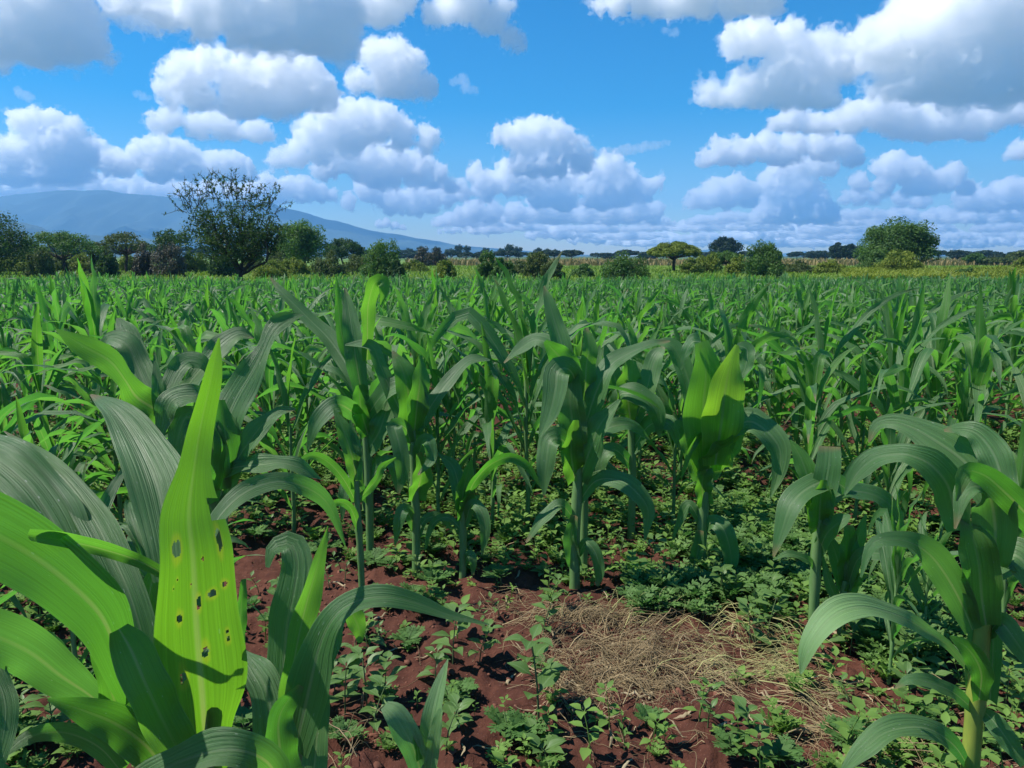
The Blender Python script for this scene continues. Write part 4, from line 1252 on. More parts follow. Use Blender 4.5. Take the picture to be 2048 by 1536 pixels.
# plant C: behind A
hero('maize plant with ribbed grey green blades and one bright leaf, behind the tallest close one', (432, 1240), 1.9,
     [(432, 1240, 34), (432, 1120, 36), (436, 1000, 44), (440, 900, 46), (434, 830, 40)],
     [lf([(330, 850, .0), (314, 822, -.02), (274, 795, -.04), (250, 760, -.07), (219, 722, -.1), (166, 692, -.13), (113, 659, -.16)], [50, 62, 60, 36, 48, 44, 4], y=1, fold=.12),
      lf([(318, 830, .0), (308, 796, .02), (290, 768, .04), (273, 728, .07), (253, 688, .09), (219, 676, .11), (200, 700, .12)], [40, 46, 52, 52, 42, 24, 6], fold=.2),
      lf([(300, 800, .08), (270, 700, .12), (252, 662, .15), (237, 636, .18)], [40, 40, 36, 8], fold=.15),
      lf([(325, 800, .0), (334, 780, .02), (355, 738, .06), (380, 720, .09), (407, 729, .1), (416, 748, .1)], [24, 30, 36, 36, 26, 4], fold=.2, roll=[0, 25]),
      lf([(320, 830, -.02), (316, 780, -.02), (309, 703, .02)], [22, 24, 2], fold=.3),
      lf([(440, 930, -.04), (448, 862, -.03), (472, 800, .0), (508, 738, .03), (530, 692, .06), (545, 660, .09), (570, 640, .12), (606, 630, .15)], [50, 66, 66, 46, 28, 32, 30, 3], fold=.2, wave=.15),
      lf([(350, 800, .1), (385, 760, .12), (420, 718, .15), (452, 684, .18), (480, 668, .2), (508, 676, .21)], [12, 24, 36, 38, 28, 4], fold=.25, roll=20),
      lf([(420, 800, -.06), (398, 790, -.08), (352, 795, -.1), (333, 820, -.11), (318, 880, -.11)], [24, 34, 44, 40, 14], fold=.2, roll=-10),
      lf([(395, 880, -.06), (390, 845, -.08), (372, 835, -.1), (358, 870, -.11), (350, 925, -.11)], [26, 44, 46, 42, 14], fold=.2),
      lf([(448, 1010, -.05), (470, 930, -.05), (500, 882, -.04), (525, 850, -.02), (558, 826, .0), (592, 818, .02)], [26, 34, 40, 32, 24, 3], fold=.25, wave=.2),
      lf([(440, 950, -.04), (470, 935, -.06), (520, 930, -.08), (560, 926, -.08), (600, 936, -.07), (642, 958, -.05)], [20, 32, 36, 28, 30, 3], fold=.25, roll=20),
      lf([(440, 980, -.06), (425, 900, -.07), (408, 850, -.07), (395, 790, -.05)], [46, 60, 50, 10], fold=.2),
      lf([(440, 1000, -.05), (452, 930, -.06), (452, 880, -.06), (440, 800, -.03)], [46, 62, 56, 16], y=1, fold=.25),
      lf([(425, 1100, -.03), (400, 1010, -.08), (375, 985, -.1), (345, 995, -.12), (330, 1040, -.13)], [24, 36, 34, 30, 8], fold=.2)])

# row of plants about three and a half metres out
hero('maize plant with two upright green spears in the first row left of the bright whorl', (740, 1092), 3.75,
     [(740, 1092, 16), (738, 980, 16), (732, 880, 15), (726, 790, 14)],
     [lf([(726, 800, 0), (712, 720, -.02), (704, 660, 0), (697, 615, .05), (690, 576, .1)], [28, 40, 36, 24, 3], fold=.25),
      lf([(728, 760, .05), (690, 690, .05), (678, 628, .08), (672, 548, .12)], [22, 28, 18, 2], y=1, fold=.25),
      lf([(735, 720, -.05), (735, 632, -.08), (738, 600, -.1), (749, 566, -.12), (768, 566, -.14), (762, 610, -.15)], [22, 26, 30, 30, 26, 4], y=1, fold=.2),
      lf([(728, 800, 0), (700, 740, .1), (660, 680, .2), (620, 640, .25), (570, 590, .3), (540, 555, .35)], [26, 34, 34, 28, 18, 3], fold=.25),
      lf([(735, 830, 0), (765, 790, -.1), (800, 770, -.15), (840, 790, -.2), (860, 840, -.2)], [26, 36, 34, 26, 3], fold=.2, roll=20),
      lf([(732, 850, 0), (700, 820, -.1), (668, 810, -.2), (632, 850, -.25), (615, 900, -.25)], [26, 36, 36, 28, 3], fold=.2, roll=-20),
      lf([(736, 900, 0), (760, 860, -.05), (780, 800, .0), (800, 760, .05)], [30, 40, 30, 4], fold=.25),
      lf([(736, 870, -.02), (722, 820, -.04), (718, 770, -.04)], [36, 44, 20], y=1, fold=.3),
      lf([(738, 960, 0), (765, 930, -.05), (785, 930, -.08), (795, 985, -.1)], [20, 28, 24, 4], fold=.2),
      lf([(737, 1000, 0), (705, 960, -.05), (690, 985, -.08), (684, 1040, -.1)], [18, 24, 24, 4], fold=.2)])
hero('slim young maize plant with one bright curving blade in front of the first row', (722, 1136), 3.2,
     [(722, 1136, 13), (717, 1050, 13), (712, 960, 12)],
     [lf([(713, 975, 0), (708, 930, 0), (702, 905, .0), (686, 858, .02), (668, 818, .05)], [24, 32, 34, 28, 3], y=1, fold=.2),
      lf([(710, 1000, 0), (688, 960, -.05), (658, 926, -.1), (625, 911, -.15), (590, 925, -.2)], [16, 20, 20, 16, 3], y=1, fold=.2),
      lf([(714, 960, 0), (712, 900, .02), (700, 840, .05)], [22, 24, 4], fold=.3),
      lf([(718, 1060, 0), (700, 1015, -.05), (672, 1005, -.1), (655, 1030, -.12)], [12, 16, 14, 3], y=1, fold=.2),
      lf([(716, 1000, 0), (752, 960, .05), (764, 933, .08), (792, 915, .1)], [14, 16, 13, 3], y=1, fold=.2)])
hero('maize plant with a glowing pale whorl and drooping lower leaves, second in the first row', (832, 1158), 3.55,
     [(832, 1158, 17), (832, 1050, 17), (828, 940, 16), (824, 860, 15)],
     [lf([(822, 880, 0), (819, 840, 0), (817, 790, -.02), (804, 738, .0), (785, 702, .04)], [34, 46, 48, 38, 4], y=1, fold=.2),
      lf([(828, 870, 0), (834, 810, -.03), (840, 760, .0), (842, 710, .05)], [30, 42, 34, 4], y=1, fold=.2),
      lf([(830, 800, .05), (815, 745, .06), (806, 706, .1)], [30, 30, 3], y=1, fold=.25),
      lf([(824, 900, 0), (812, 858, -.05), (790, 852, -.1), (799, 890, -.14), (806, 940, -.15), (797, 988, -.15)], [18, 24, 30, 32, 28, 4], fold=.2, roll=[0, 20, 0]),
      lf([(832, 930, 0), (845, 885, -.05), (858, 885, -.08), (862, 920, -.1), (836, 950, -.12)], [18, 26, 26, 20, 3], fold=.2),
      lf([(828, 860, 0), (800, 820, .05), (760, 730, .1), (742, 690, .12), (690, 690, .15)], [26, 32, 26, 22, 3], fold=.2, roll=15),
      lf([(834, 860, 0), (870, 800, .1), (900, 760, .15), (940, 720, .2), (980, 720, .2)], [26, 30, 24, 20, 3], fold=.2, roll=15),
      lf([(830, 1000, 0), (842, 950, -.04), (838, 905, -.05)], [34, 40, 12], y=1, fold=.3),
      lf([(832, 1060, 0), (812, 1020, -.04), (800, 1035, -.07), (790, 1090, -.08)], [16, 24, 24, 4], fold=.2),
      lf([(832, 1080, 0), (850, 1040, .04), (880, 1035, .07), (905, 1060, .08)], [14, 18, 16, 4], fold=.2)])
hero('short maize plant with a yellow green spear and wide arching arms on bare soil', (925, 1168), 3.5,
     [(925, 1168, 15), (926, 1080, 14), (925, 1010, 13)],
     [lf([(925, 1020, 0), (924, 1000, -.01), (931, 962, 0), (944, 915, .04)], [24, 32, 28, 3], y=1, fold=.2),
      lf([(922, 1020, 0), (917, 972, .02), (905, 933, .06), (876, 907, .1)], [20, 30, 26, 3], fold=.2),
      lf([(930, 1010, 0), (945, 970, -.05), (968, 940, -.08), (990, 924, -.1), (1022, 914, -.1), (1055, 933, -.1), (1082, 975, -.1)], [16, 18, 20, 20, 20, 16, 3], y=1, fold=.25, roll=10),
      lf([(930, 1050, 0), (943, 1010, -.04), (962, 1022, -.08), (971, 1058, -.1), (964, 1110, -.1)], [16, 20, 24, 22, 4], fold=.2),
      lf([(928, 1130, 0), (938, 1108, -.03), (946, 1120, -.05), (946, 1150, -.05)], [10, 16, 16, 5], fold=.2),
      lf([(924, 1040, 0), (936, 1000, -.02), (946, 985, -.03)], [28, 30, 8], y=1, fold=.3),
      lf([(924, 1060, 0), (895, 1035, .03), (865, 1050, .04), (850, 1100, .04)], [12, 14, 14, 3], fold=.2)])
hero('tall dark maize plant with a long grey hanging blade above the straw', (1150, 1178), 3.45,
     [(1150, 1178, 22), (1150, 1080, 21), (1155, 980, 20), (1157, 880, 20), (1150, 800, 18)],
     [lf([(1156, 810, 0), (1150, 760, -.04), (1136, 738, -.08), (1116, 742, -.12), (1111, 780, -.15), (1099, 830, -.17), (1079, 874, -.18)], [20, 36, 46, 50, 48, 34, 4], fold=.2, roll=[0, 0, -10], wave=.05),
      lf([(1135, 780, .02), (1126, 700, .03), (1110, 646, .06), (1097, 601, .09), (1088, 572, .12)], [36, 40, 34, 20, 3], fold=.25),
      lf([(1150, 770, 0), (1138, 735, -.03), (1114, 708, -.06), (1090, 682, -.1)], [40, 46, 46, 8], y=1, fold=.15),
      lf([(1152, 900, -.03), (1146, 850, -.05), (1140, 790, -.05), (1150, 730, -.02)], [44, 56, 52, 16], fold=.2),
      lf([(1170, 800, .03), (1172, 740, .04), (1178, 690, .06), (1172, 655, .1)], [30, 36, 28, 6], y=1, fold=.25),
      lf([(1165, 870, 0), (1190, 790, .02), (1215, 738, .05), (1243, 714, .08), (1297, 690, .1), (1340, 682, .12)], [34, 46, 38, 26, 18, 3], fold=.25),
      lf([(1160, 780, .08), (1130, 720, .12), (1100, 690, .15), (1072, 680, .18), (1040, 698, .2), (1008, 726, .2)], [24, 28, 30, 28, 20, 3], fold=.2, roll=25),
      lf([(1150, 940, 0), (1130, 885, -.06), (1102, 880, -.1), (1092, 930, -.13), (1088, 990, -.14)], [22, 34, 44, 36, 5], fold=.2),
      lf([(1150, 1040, 0), (1120, 1010, -.04), (1085, 1040, -.08), (1052, 1085, -.1)], [16, 22, 22, 4], fold=.2),
      lf([(1160, 1000, 0), (1192, 962, -.05), (1235, 960, -.1), (1268, 980, -.14), (1296, 1020, -.16), (1290, 1080, -.17)], [18, 30, 36, 36, 28, 4], fold=.2, roll=15),
      lf([(1158, 1110, 0), (1172, 1085, -.05), (1192, 1108, -.08), (1199, 1145, -.09), (1194, 1172, -.09)], [10, 20, 24, 20, 6], fold=.2),
      lf([(1158, 960, 0), (1180, 900, -.06), (1200, 850, -.08), (1240, 800, -.08)], [40, 52, 40, 6], fold=.2),
      lf([(1150, 960, -.01), (1142, 900, -.06), (1150, 840, -.07)], [40, 46, 12], y=1, fold=.3),
      lf([(1150, 1130, 0), (1142, 1080, -.02), (1150, 1030, -.03)], [30, 30, 16], fold=.5)])
hero('leaning companion stalk of the tall dark plant', (1168, 1160), 3.6,
     [(1168, 1160, 16), (1168, 1050, 16), (1170, 940, 15), (1172, 860, 13)],
     [lf([(1172, 880, 0), (1178, 810, 0), (1192, 740, .03), (1200, 690, .06)], [28, 36, 28, 3], fold=.25),
      lf([(1172, 900, 0), (1210, 860, .05), (1260, 850, .1), (1300, 880, .12)], [20, 28, 24, 3], fold=.2)])
hero('maize plant with an arching grey blade behind the tall dark one', (1262, 1085), 4.1,
     [(1262, 1085, 16), (1265, 960, 15), (1262, 850, 14)],
     [lf([(1228, 815, 0), (1245, 787, -.05), (1288, 796, -.1), (1314, 826, -.12), (1320, 875, -.12)], [18, 34, 38, 34, 5], fold=.2, roll=[0, 20, 0]),
      lf([(1262, 850, 0), (1255, 780, .02), (1262, 720, .05)], [40, 52, 20], y=1, fold=.25),
      lf([(1266, 850, 0), (1290, 790, .02), (1310, 720, .06), (1330, 690, .1)], [30, 40, 34, 4], fold=.25),
      lf([(1258, 840, .04), (1225, 740, .05), (1210, 690, .08)], [26, 30, 5], fold=.25),
      lf([(1264, 900, 0), (1300, 850, -.05), (1340, 850, -.1), (1360, 900, -.1)], [24, 34, 30, 4], fold=.2),
      lf([(1262, 930, 0), (1230, 900, -.05), (1205, 920, -.08), (1195, 980, -.08)], [20, 28, 26, 4], fold=.2)])
hero('maize plant with the brightest lime green whorl, on a bare clean stalk', (1402, 1160), 3.6,
     [(1402, 1160, 19), (1404, 1080, 19), (1408, 1000, 20), (1414, 930, 22)],
     [lf([(1414, 945, -.03), (1410, 870, -.07), (1408, 805, -.09), (1412, 740, -.09), (1402, 684, -.09)], [50, 80, 82, 54, 28], y=1, mat=M_LIME, rc=-26, fold=.12, wave=.07),
      lf([(1430, 930, -.05), (1442, 850, -.10), (1449, 790, -.12), (1458, 740, -.12), (1474, 690, -.11)], [46, 78, 74, 44, 8], y=1, mat=M_LIME, rc=-30, fold=.12, wave=.07),
      lf([(1474, 690, -.04), (1494, 700, -.05), (1490, 735, -.06), (1476, 765, -.06)], [8, 30, 26, 3], fold=.1),
      lf([(1402, 684, -.05), (1385, 684, -.06), (1372, 705, -.06), (1362, 740, -.06)], [28, 26, 18, 3], fold=.1),
      lf([(1400, 880, .02), (1386, 800, .04), (1370, 740, .07), (1345, 692, .1), (1310, 684, .13)], [30, 36, 36, 30, 5], fold=.2),
      lf([(1436, 890, 0), (1458, 862, -.04), (1484, 846, -.08), (1508, 845, -.12), (1542, 871, -.16), (1561, 905, -.18), (1557, 950, -.19), (1541, 995, -.19)], [24, 34, 44, 52, 50, 40, 24, 4], fold=.2, wave=.15),
      lf([(1440, 866, -.06), (1406, 870, -.09), (1386, 890, -.11), (1372, 925, -.12), (1362, 960, -.12)], [12, 13, 12, 9, 2], y=1, fold=.2),
      lf([(1402, 960, 0), (1388, 910, -.03), (1370, 862, -.05), (1350, 842, -.06)], [32, 40, 34, 5], fold=.2),
      lf([(1410, 1060, 0), (1424, 1044, -.04), (1444, 1054, -.08), (1457, 1085, -.1), (1463, 1122, -.11), (1458, 1165, -.11)], [12, 26, 36, 36, 28, 10], fold=.2),
      lf([(1410, 950, -.02), (1432, 916, -.05), (1460, 890, -.07), (1488, 866, -.08)], [40, 54, 40, 6], y=1, fold=.15),
      lf([(1408, 1010, -.01), (1404, 970, -.03), (1410, 930, -.03)], [30, 34, 26], y=1, fold=.4),
      lf([(1404, 1160, 0), (1392, 1130, -.02), (1398, 1090, -.03), (1400, 1060, -.03)], [16, 26, 22, 16], fold=.3),
      lf([(1404, 1050, 0), (1380, 1010, .03), (1365, 1030, .04), (1345, 1080, .04)], [14, 20, 18, 3], fold=.2)])
hero('slender maize plant whose left arm sweeps down in a long grey arc', (1626, 1272), 2.95,
     [(1626, 1272, 20), (1630, 1160, 20), (1636, 1060, 20), (1642, 1000, 20)],
     [lf([(1700, 985, .08), (1676, 967, .05), (1650, 962, .02), (1607, 983, -.04), (1580, 1015, -.08), (1563, 1064, -.1), (1547, 1113, -.11)], [26, 36, 42, 46, 44, 28, 4], fold=.2, roll=[10, 20, 0], wave=.04),
      lf([(1640, 1050, 0), (1650, 980, 0), (1658, 930, .0), (1660, 893, .02)], [36, 48, 48, 40], fold=.2, wave=.05),
      lf([(1632, 1050, .02), (1622, 980, .03), (1603, 920, .06), (1580, 880, .1)], [28, 38, 34, 4], y=1, fold=.25),
      lf([(1636, 1110, 0), (1652, 1070, -.04), (1676, 1046, -.06), (1700, 1030, -.06)], [20, 32, 34, 6], fold=.2),
      lf([(1632, 1140, 0), (1618, 1122, -.02), (1580, 1108, -.04), (1546, 1120, -.05)], [8, 14, 13, 3], fold=.2),
      lf([(1638, 1060, -.01), (1640, 1010, -.03), (1646, 960, -.03)], [40, 44, 14], y=1, fold=.3),
      lf([(1640, 1030, 0), (1680, 990, .05), (1730, 985, .1), (1780, 1010, .12), (1810, 1060, .12)], [22, 32, 34, 28, 4], fold=.2, roll=15)])
hero('small bright maize shoot growing tight beside the slender stalk', (1680, 1300), 2.95,
     [(1680, 1300, 16), (1684, 1220, 15), (1690, 1160, 14)],
     [lf([(1690, 1170, 0), (1697, 1110, -.01), (1696, 1050, .02)], [34, 42, 16], y=1, fold=.3),
      lf([(1688, 1180, 0), (1672, 1110, 0), (1650, 1058, .04)], [22, 30, 4], fold=.2),
      lf([(1692, 1170, 0), (1712, 1090, 0), (1732, 1028, .04)], [24, 28, 4], y=1, fold=.2),
      lf([(1690, 1190, 0), (1715, 1120, -.05), (1748, 1106, -.08), (1790, 1120, -.1), (1822, 1155, -.1), (1850, 1205, -.1)], [14, 24, 28, 28, 24, 3], fold=.2, roll=15),
      lf([(1686, 1220, 0), (1660, 1170, -.02), (1645, 1110, 0)], [18, 20, 3], fold=.2),
      lf([(1688, 1210, 0), (1712, 1160, -.02), (1735, 1150, -.02)], [18, 22, 5], y=1, fold=.2)])
# plant I: close on the right
hero('big close maize plant with a yellow lower stalk and broad folded blades', (1938, 1560), 1.95,
     [(1938, 1560, 34), (1948, 1430, 34), (1962, 1290, 32), (1972, 1150, 34), (1982, 1040, 34)],
     [lf([(1972, 1250, -.03), (1964, 1200, -.05), (1958, 1130, -.07), (1945, 1075, -.07), (1925, 1035, -.05)], [46, 66, 72, 56, 12], y=1, fold=.2),
      lf([(1990, 1130, -.05), (1990, 1050, -.08), (1978, 990, -.1), (1950, 972, -.12), (1926, 992, -.14), (1910, 1058, -.15)], [50, 78, 70, 46, 32, 4], fold=.15, wave=.05),
      lf([(2080, 1060, -.06), (2045, 1020, -.1), (2010, 985, -.13), (1968, 950, -.15), (1930, 946, -.17), (1912, 1002, -.18)], [54, 54, 54, 44, 32, 4], y=1, fold=.2, roll=[0, 15]),
      lf([(2000, 1020, .0), (1965, 965, .04), (1925, 920, .08), (1875, 884, .12), (1830, 858, .16), (1785, 844, .2), (1752, 852, .22), (1738, 884, .22)], [56, 70, 76, 70, 46, 30, 20, 4], fold=.2, wave=.06, n=34),
      lf([(2010, 980, -.02), (1988, 910, .02), (1955, 868, .06), (1920, 858, .09), (1888, 862, .1)], [50, 62, 44, 26, 5], fold=.2),
      lf([(1915, 1060, -.04), (1905, 1005, -.05), (1893, 966, -.06), (1862, 930, -.06), (1830, 914, -.05), (1799, 908, -.03), (1750, 917, .0), (1714, 948, .02), (1689, 990, .03)], [40, 60, 66, 58, 44, 40, 42, 30, 4], y=0, fold=.2, n=36, roll=[0, 0, 15, 20]),
      lf([(1945, 1260, -.02), (1922, 1205, -.04), (1890, 1148, -.07), (1858, 1108, -.1), (1818, 1084, -.13), (1774, 1080, -.16), (1742, 1096, -.18), (1722, 1155, -.19)], [34, 52, 62, 56, 38, 28, 20, 4], fold=.2, wave=.1, roll=[0, 10]),
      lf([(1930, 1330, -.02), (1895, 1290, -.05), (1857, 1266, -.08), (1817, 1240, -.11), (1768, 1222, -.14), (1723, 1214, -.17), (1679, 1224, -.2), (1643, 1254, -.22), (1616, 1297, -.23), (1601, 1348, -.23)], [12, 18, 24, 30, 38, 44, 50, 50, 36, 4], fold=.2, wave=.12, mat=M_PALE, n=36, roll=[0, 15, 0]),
      lf([(1948, 1420, 0), (1905, 1384, -.04), (1860, 1366, -.08), (1820, 1360, -.1), (1790, 1378, -.11)], [20, 26, 27, 20, 3], fold=.2),
      lf([(1935, 1530, 0), (1905, 1488, -.05), (1850, 1456, -.1), (1780, 1462, -.14), (1732, 1494, -.17), (1685, 1545, -.19)], [16, 30, 42, 44, 40, 10], fold=.2, roll=10),
      lf([(1965, 1420, .0), (1985, 1440, -.03), (2012, 1476, -.06), (2050, 1530, -.09)], [16, 34, 38, 20], fold=.2),
      lf([(1958, 1400, -.04), (1962, 1345, -.07), (1938, 1300, -.09), (1900, 1272, -.1)], [24, 42, 38, 6], y=1, fold=.2),
      lf([(1990, 1140, -.03), (2025, 1110, -.06), (2060, 1140, -.09), (2080, 1200, -.1)], [50, 66, 60, 30], fold=.2),
      lf([(1975, 1270, .0), (2000, 1246, -.03), (2030, 1280, -.06), (2070, 1340, -.08)], [20, 40, 42, 20], fold=.2),
      lf([(1946, 1400, .02), (1944, 1320, .01), (1950, 1240, .0)], [20, 26, 16], fold=.4),
      lf([(1980, 1400, .02), (1986, 1300, .0), (1984, 1180, -.02)], [30, 34, 34], fold=.5)], stalk_mat=M_STALK_Y)
# seedling J
hero('pale two bladed maize seedling at the lower edge among the weeds', (850, 1640), 1.72,
     [(850, 1640, 22), (850, 1560, 22), (850, 1500, 16)],
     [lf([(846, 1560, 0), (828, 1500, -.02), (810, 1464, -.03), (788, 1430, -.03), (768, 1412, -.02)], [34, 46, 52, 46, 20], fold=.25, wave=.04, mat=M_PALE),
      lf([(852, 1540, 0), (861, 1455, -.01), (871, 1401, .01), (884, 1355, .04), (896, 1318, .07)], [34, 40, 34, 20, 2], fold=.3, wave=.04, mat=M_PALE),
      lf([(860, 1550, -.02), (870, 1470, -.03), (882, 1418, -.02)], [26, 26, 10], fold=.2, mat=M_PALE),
      lf([(838, 1520, -.02), (832, 1480, -.02), (823, 1428, .0)], [12, 12, 2], y=1, fold=.3)])

# ---------------------------------------------------------------- the other plants of the field
VAR = []
VDESC = ['tall maize plant', 'maize plant with long drooping blades', 'upright maize plant', 'short maize plant', 'maize plant with kinked blades', 'leaning leafy maize plant', 'bushy maize plant', 'narrow maize plant']
for i in range(8):
    H = (1.42, 1.28, 1.32, .98, 1.25, 1.2, 1.15, 1.22)[i]
    VAR.append(dict(seed=40 + i, H=H, n_leaf=(12, 12, 11, 10, 12, 11, 12, 10)[i], droopy=(.8, 1.1, .5, .8, .95, .7, .9, .55)[i], wide=(.92, .86, .88, .82, .92, .86, .95, .74)[i]))
near_mesh = [plant_meshes(maize_parts(nseg=14, nc=5, **v)) for v in VAR]

rng = np.random.default_rng(2024)
spots = []
row = 0
y0 = 4.28
while y0 < FIELD_END:
    half = y0 * .78 + 3
    xs = np.arange(-half, half, .27)
    xs = xs + rng.normal(size=len(xs)) * .07
    ys = y0 + xs * .05 + rng.normal(size=len(xs)) * .08 - .02
    gap = fbm(xs * .7, ys * .7, 2, 33)
    ok = (rng.random(len(xs)) < .86) & (gap > -.62)
    for x, y in zip(xs[ok], ys[ok]):
        spots.append((x, y, row))
    row += 1
    y0 += .72
# plants flanking the bare patch, closer in
for k in range(26):
    y = rng.uniform(2.3, 4.0)
    x = -y * rng.uniform(.45, .85)
    spots.append((x, y, -1))
for k in range(12):
    y = rng.uniform(2.5, 4.0)
    x = y * rng.uniform(.50, .80)
    spots.append((x, y, -1))
SPOT = np.array(spots)
hs_ = np.array(hero_spots)
d = np.min(np.hypot(SPOT[:, 0:1] - hs_[None, :, 0], SPOT[:, 1:2] - hs_[None, :, 1]), 1)
SPOT = SPOT[d > .22]
sel = []
for p in SPOT:                                   # thin out clashes
    if p[2] >= 0 or all(math.hypot(p[0] - q[0], p[1] - q[1]) > .3 for q in sel if q[2] < 0):
        sel.append(p)
SPOT = np.array(sel)
dist = np.hypot(SPOT[:, 0], SPOT[:, 1])
inview = np.abs(SPOT[:, 0] / SPOT[:, 1]) < .74
order = np.argsort(np.where(inview, dist, 1e6))
N_IND = 300 - len(hero_spots)
ind, rest = order[:N_IND], order[N_IND:]

MARKS = FAR_MARKS
cells = {}
info_ = []
for i in ind:
    x, y, r_ = SPOT[i]
    v = int(rng.integers(0, 8))
    s = float(np.clip(rng.normal(.90, .13) + .14 * float(fbm(x * .5, y * .5, 2, 61)), .6, 1.12))
    if y > 6: s *= .93
    if r_ < 0: s *= .68
    rz = float(rng.uniform(0, 6.283))
    px = to_px((x, y, .4))[0]
    mk = min(MARKS, key=lambda q: abs(q[0] - px))[1]
    rowtxt = 'in front of row one' if r_ < 0 else 'row ' + ['two', 'three', 'four', 'five', 'six', 'seven', 'eight', 'nine', 'ten', 'eleven', 'twelve', 'thirteen', 'fourteen', 'fifteen', 'sixteen'][int(r_)] if r_ < 15 else 'far row'
    cells.setdefault((v, rowtxt, mk), []).append((px, x, y, s, rz))
for (v, rowtxt, mk), lst in cells.items():
    lst.sort()
    for q, (px, x, y, s, rz) in enumerate(lst):
        z = float(ground_z(x, y))
        root = empty('maize_plant', (x, y, z), rz, s)
        o_ = '' if len(lst) == 1 else NTH[q] + ' from left,'
        lab = (o_ + ' ' if o_ else '') + VDESC[v] + ', ' + rowtxt + ', below ' + mk
        tag(root, ' '.join(lab.split()[:16]), 'maize plant', 'maize plants standing in the rows of the field')
        for nm, me in near_mesh[v]:
            link(nm, me, root)

# the rest of the field, too many to count
def field_mass(idx, nseg, nc, name, seed, yk=1):
    rng = np.random.default_rng(seed)
    protos = []
    for v in VAR:
        g = [Geo(), Geo()]
        for nm, V, F, U, young in maize_parts(nseg=nseg, nc=nc, **{**v, 'droopy': v['droopy'] * (1.15 if yk else 1.35), 'wide': v['wide'] * 1.02, 'n_leaf': v['n_leaf'] + 1}):
            g[1 if young and yk else 0].add(V, F, U)
        protos.append([(np.concatenate(q.V), np.concatenate(q.F[4]), np.concatenate(q.U)) for q in g if q.n])
    vs_, fs_, us_, ts_, mi = [], [], [], [], []
    n0 = 0
    pick = rng.integers(0, 8, len(idx))
    for i, v in zip(idx, pick):
        x, y, _ = SPOT[i]
        s = float(np.clip(rng.normal(.80, .11) + .2 * float(fbm(x * .22, y * .22, 2, 62)), .5, 1.05)) * (1 - .1 * float(smooth(15, 40, y)))
        a = rng.uniform(0, 6.283); c, s_ = math.cos(a) * s, math.sin(a) * s
        z = float(ground_base(x, y)); t = rng.random()
        for k in range(len(protos[v])):
            V, F, U = protos[v][k]
            W = np.empty_like(V)
            W[:, 0] = V[:, 0] * c - V[:, 1] * s_ + x
            W[:, 1] = V[:, 0] * s_ + V[:, 1] * c + y
            W[:, 2] = V[:, 2] * s + z
            vs_.append(W); fs_.append(F + n0); us_.append(U); ts_.append(np.full(len(V), t)); mi.append(np.full(len(F), k, np.int32))
            n0 += len(V)
    me = mesh_from(name, np.concatenate(vs_), np.concatenate(fs_), [M_LEAF, M_YOUNG], np.concatenate(us_), np.concatenate(ts_))
    me.polygons.foreach_set('material_index', np.concatenate(mi))
    return me


dr_ = dist[rest]
mass_near = rest[(dr_ < 18)]
mass_far = rest[(dr_ >= 18)]
o = link('maize_field', field_mass(np.concatenate([mass_near]), 8, 3, 'maize_field', 1))
tag(o, 'dense green maize crop filling the middle of the field beyond the separate plants', 'maize crop', kind='stuff')
o = link('maize_field', field_mass(mass_far, 6, 3, 'maize_field', 2, 0))
tag(o, 'dark even maize crop stretching away to the field edge under the trees', 'maize crop', kind='stuff')
print('MAIZE', len(SPOT), len(ind), len(mass_near), len(mass_far))

# ================================================================ weeds
def weed_leaf(rng, base, az, L, el, droop, wr, n=7, nc=3, pet=.22):
    """ovate leaf on a short stalk"""
    P, S, t = leaf_path(rng, 0, az, 0, L, el, droop, n, 1.3, rng.normal() * .25)
    P = P + base
    W = np.where(t < pet, .06, np.sin(np.clip((t - pet) / (1 - pet), 0, 1) ** .68 * math.pi) ** 1.15) * L * wr
    W = np.maximum(W, L * .03); W[-1] = L * .01
    return ribbon(P, W, S, -.22, .08, 2.5, rng.uniform(0, 6), nc)


def lobed_leaf(rng, base, az, L, el, droop, pairs=5, n=8):
    """feathery leaf: a midrib with pairs of toothed lobes"""
    g = Geo()
    P, S, t = leaf_path(rng, 0, az, 0, L, el, droop, n, 1.3)
    P = P + base
    g.add(*ribbon(P, np.full(n, L * .05), S, 0, 0, nc=3))
    T = tangents(P); N = norm(np.cross(S, T))
    for k in range(pairs):
        q = .25 + .7 * k / (pairs - 1)
        i = int(q * (n - 1))
        ll = L * .34 * math.sin(math.pi * (.2 + .72 * q)) + L * .06
        for sd in (-1, 1):
            d = norm(S[i] * sd + T[i] * .75)
            lp = np.array([P[i], P[i] + d * ll * .55 + N[i] * ll * .06, P[i] + d * ll])
            g.add(*ribbon(lp, np.array([.35, .55, .05]) * ll, norm(np.cross(lp[2] - lp[0], N[i]))[None].repeat(3, 0), 0, 0, nc=3))
            d2 = norm(S[i] * sd + T[i] * 1.6)
            lp = np.array([P[i] + d * ll * .5, P[i] + d * ll * .5 + d2 * ll * .4])
            lp = np.array([lp[0], lp.mean(0), lp[1]])
            g.add(*ribbon(lp, np.array([.3, .3, .03]) * ll, norm(np.cross(lp[2] - lp[0], N[i]))[None].repeat(3, 0), 0, 0, nc=3))
    return np.concatenate(g.V), np.concatenate(g.F[4]), np.concatenate(g.U)


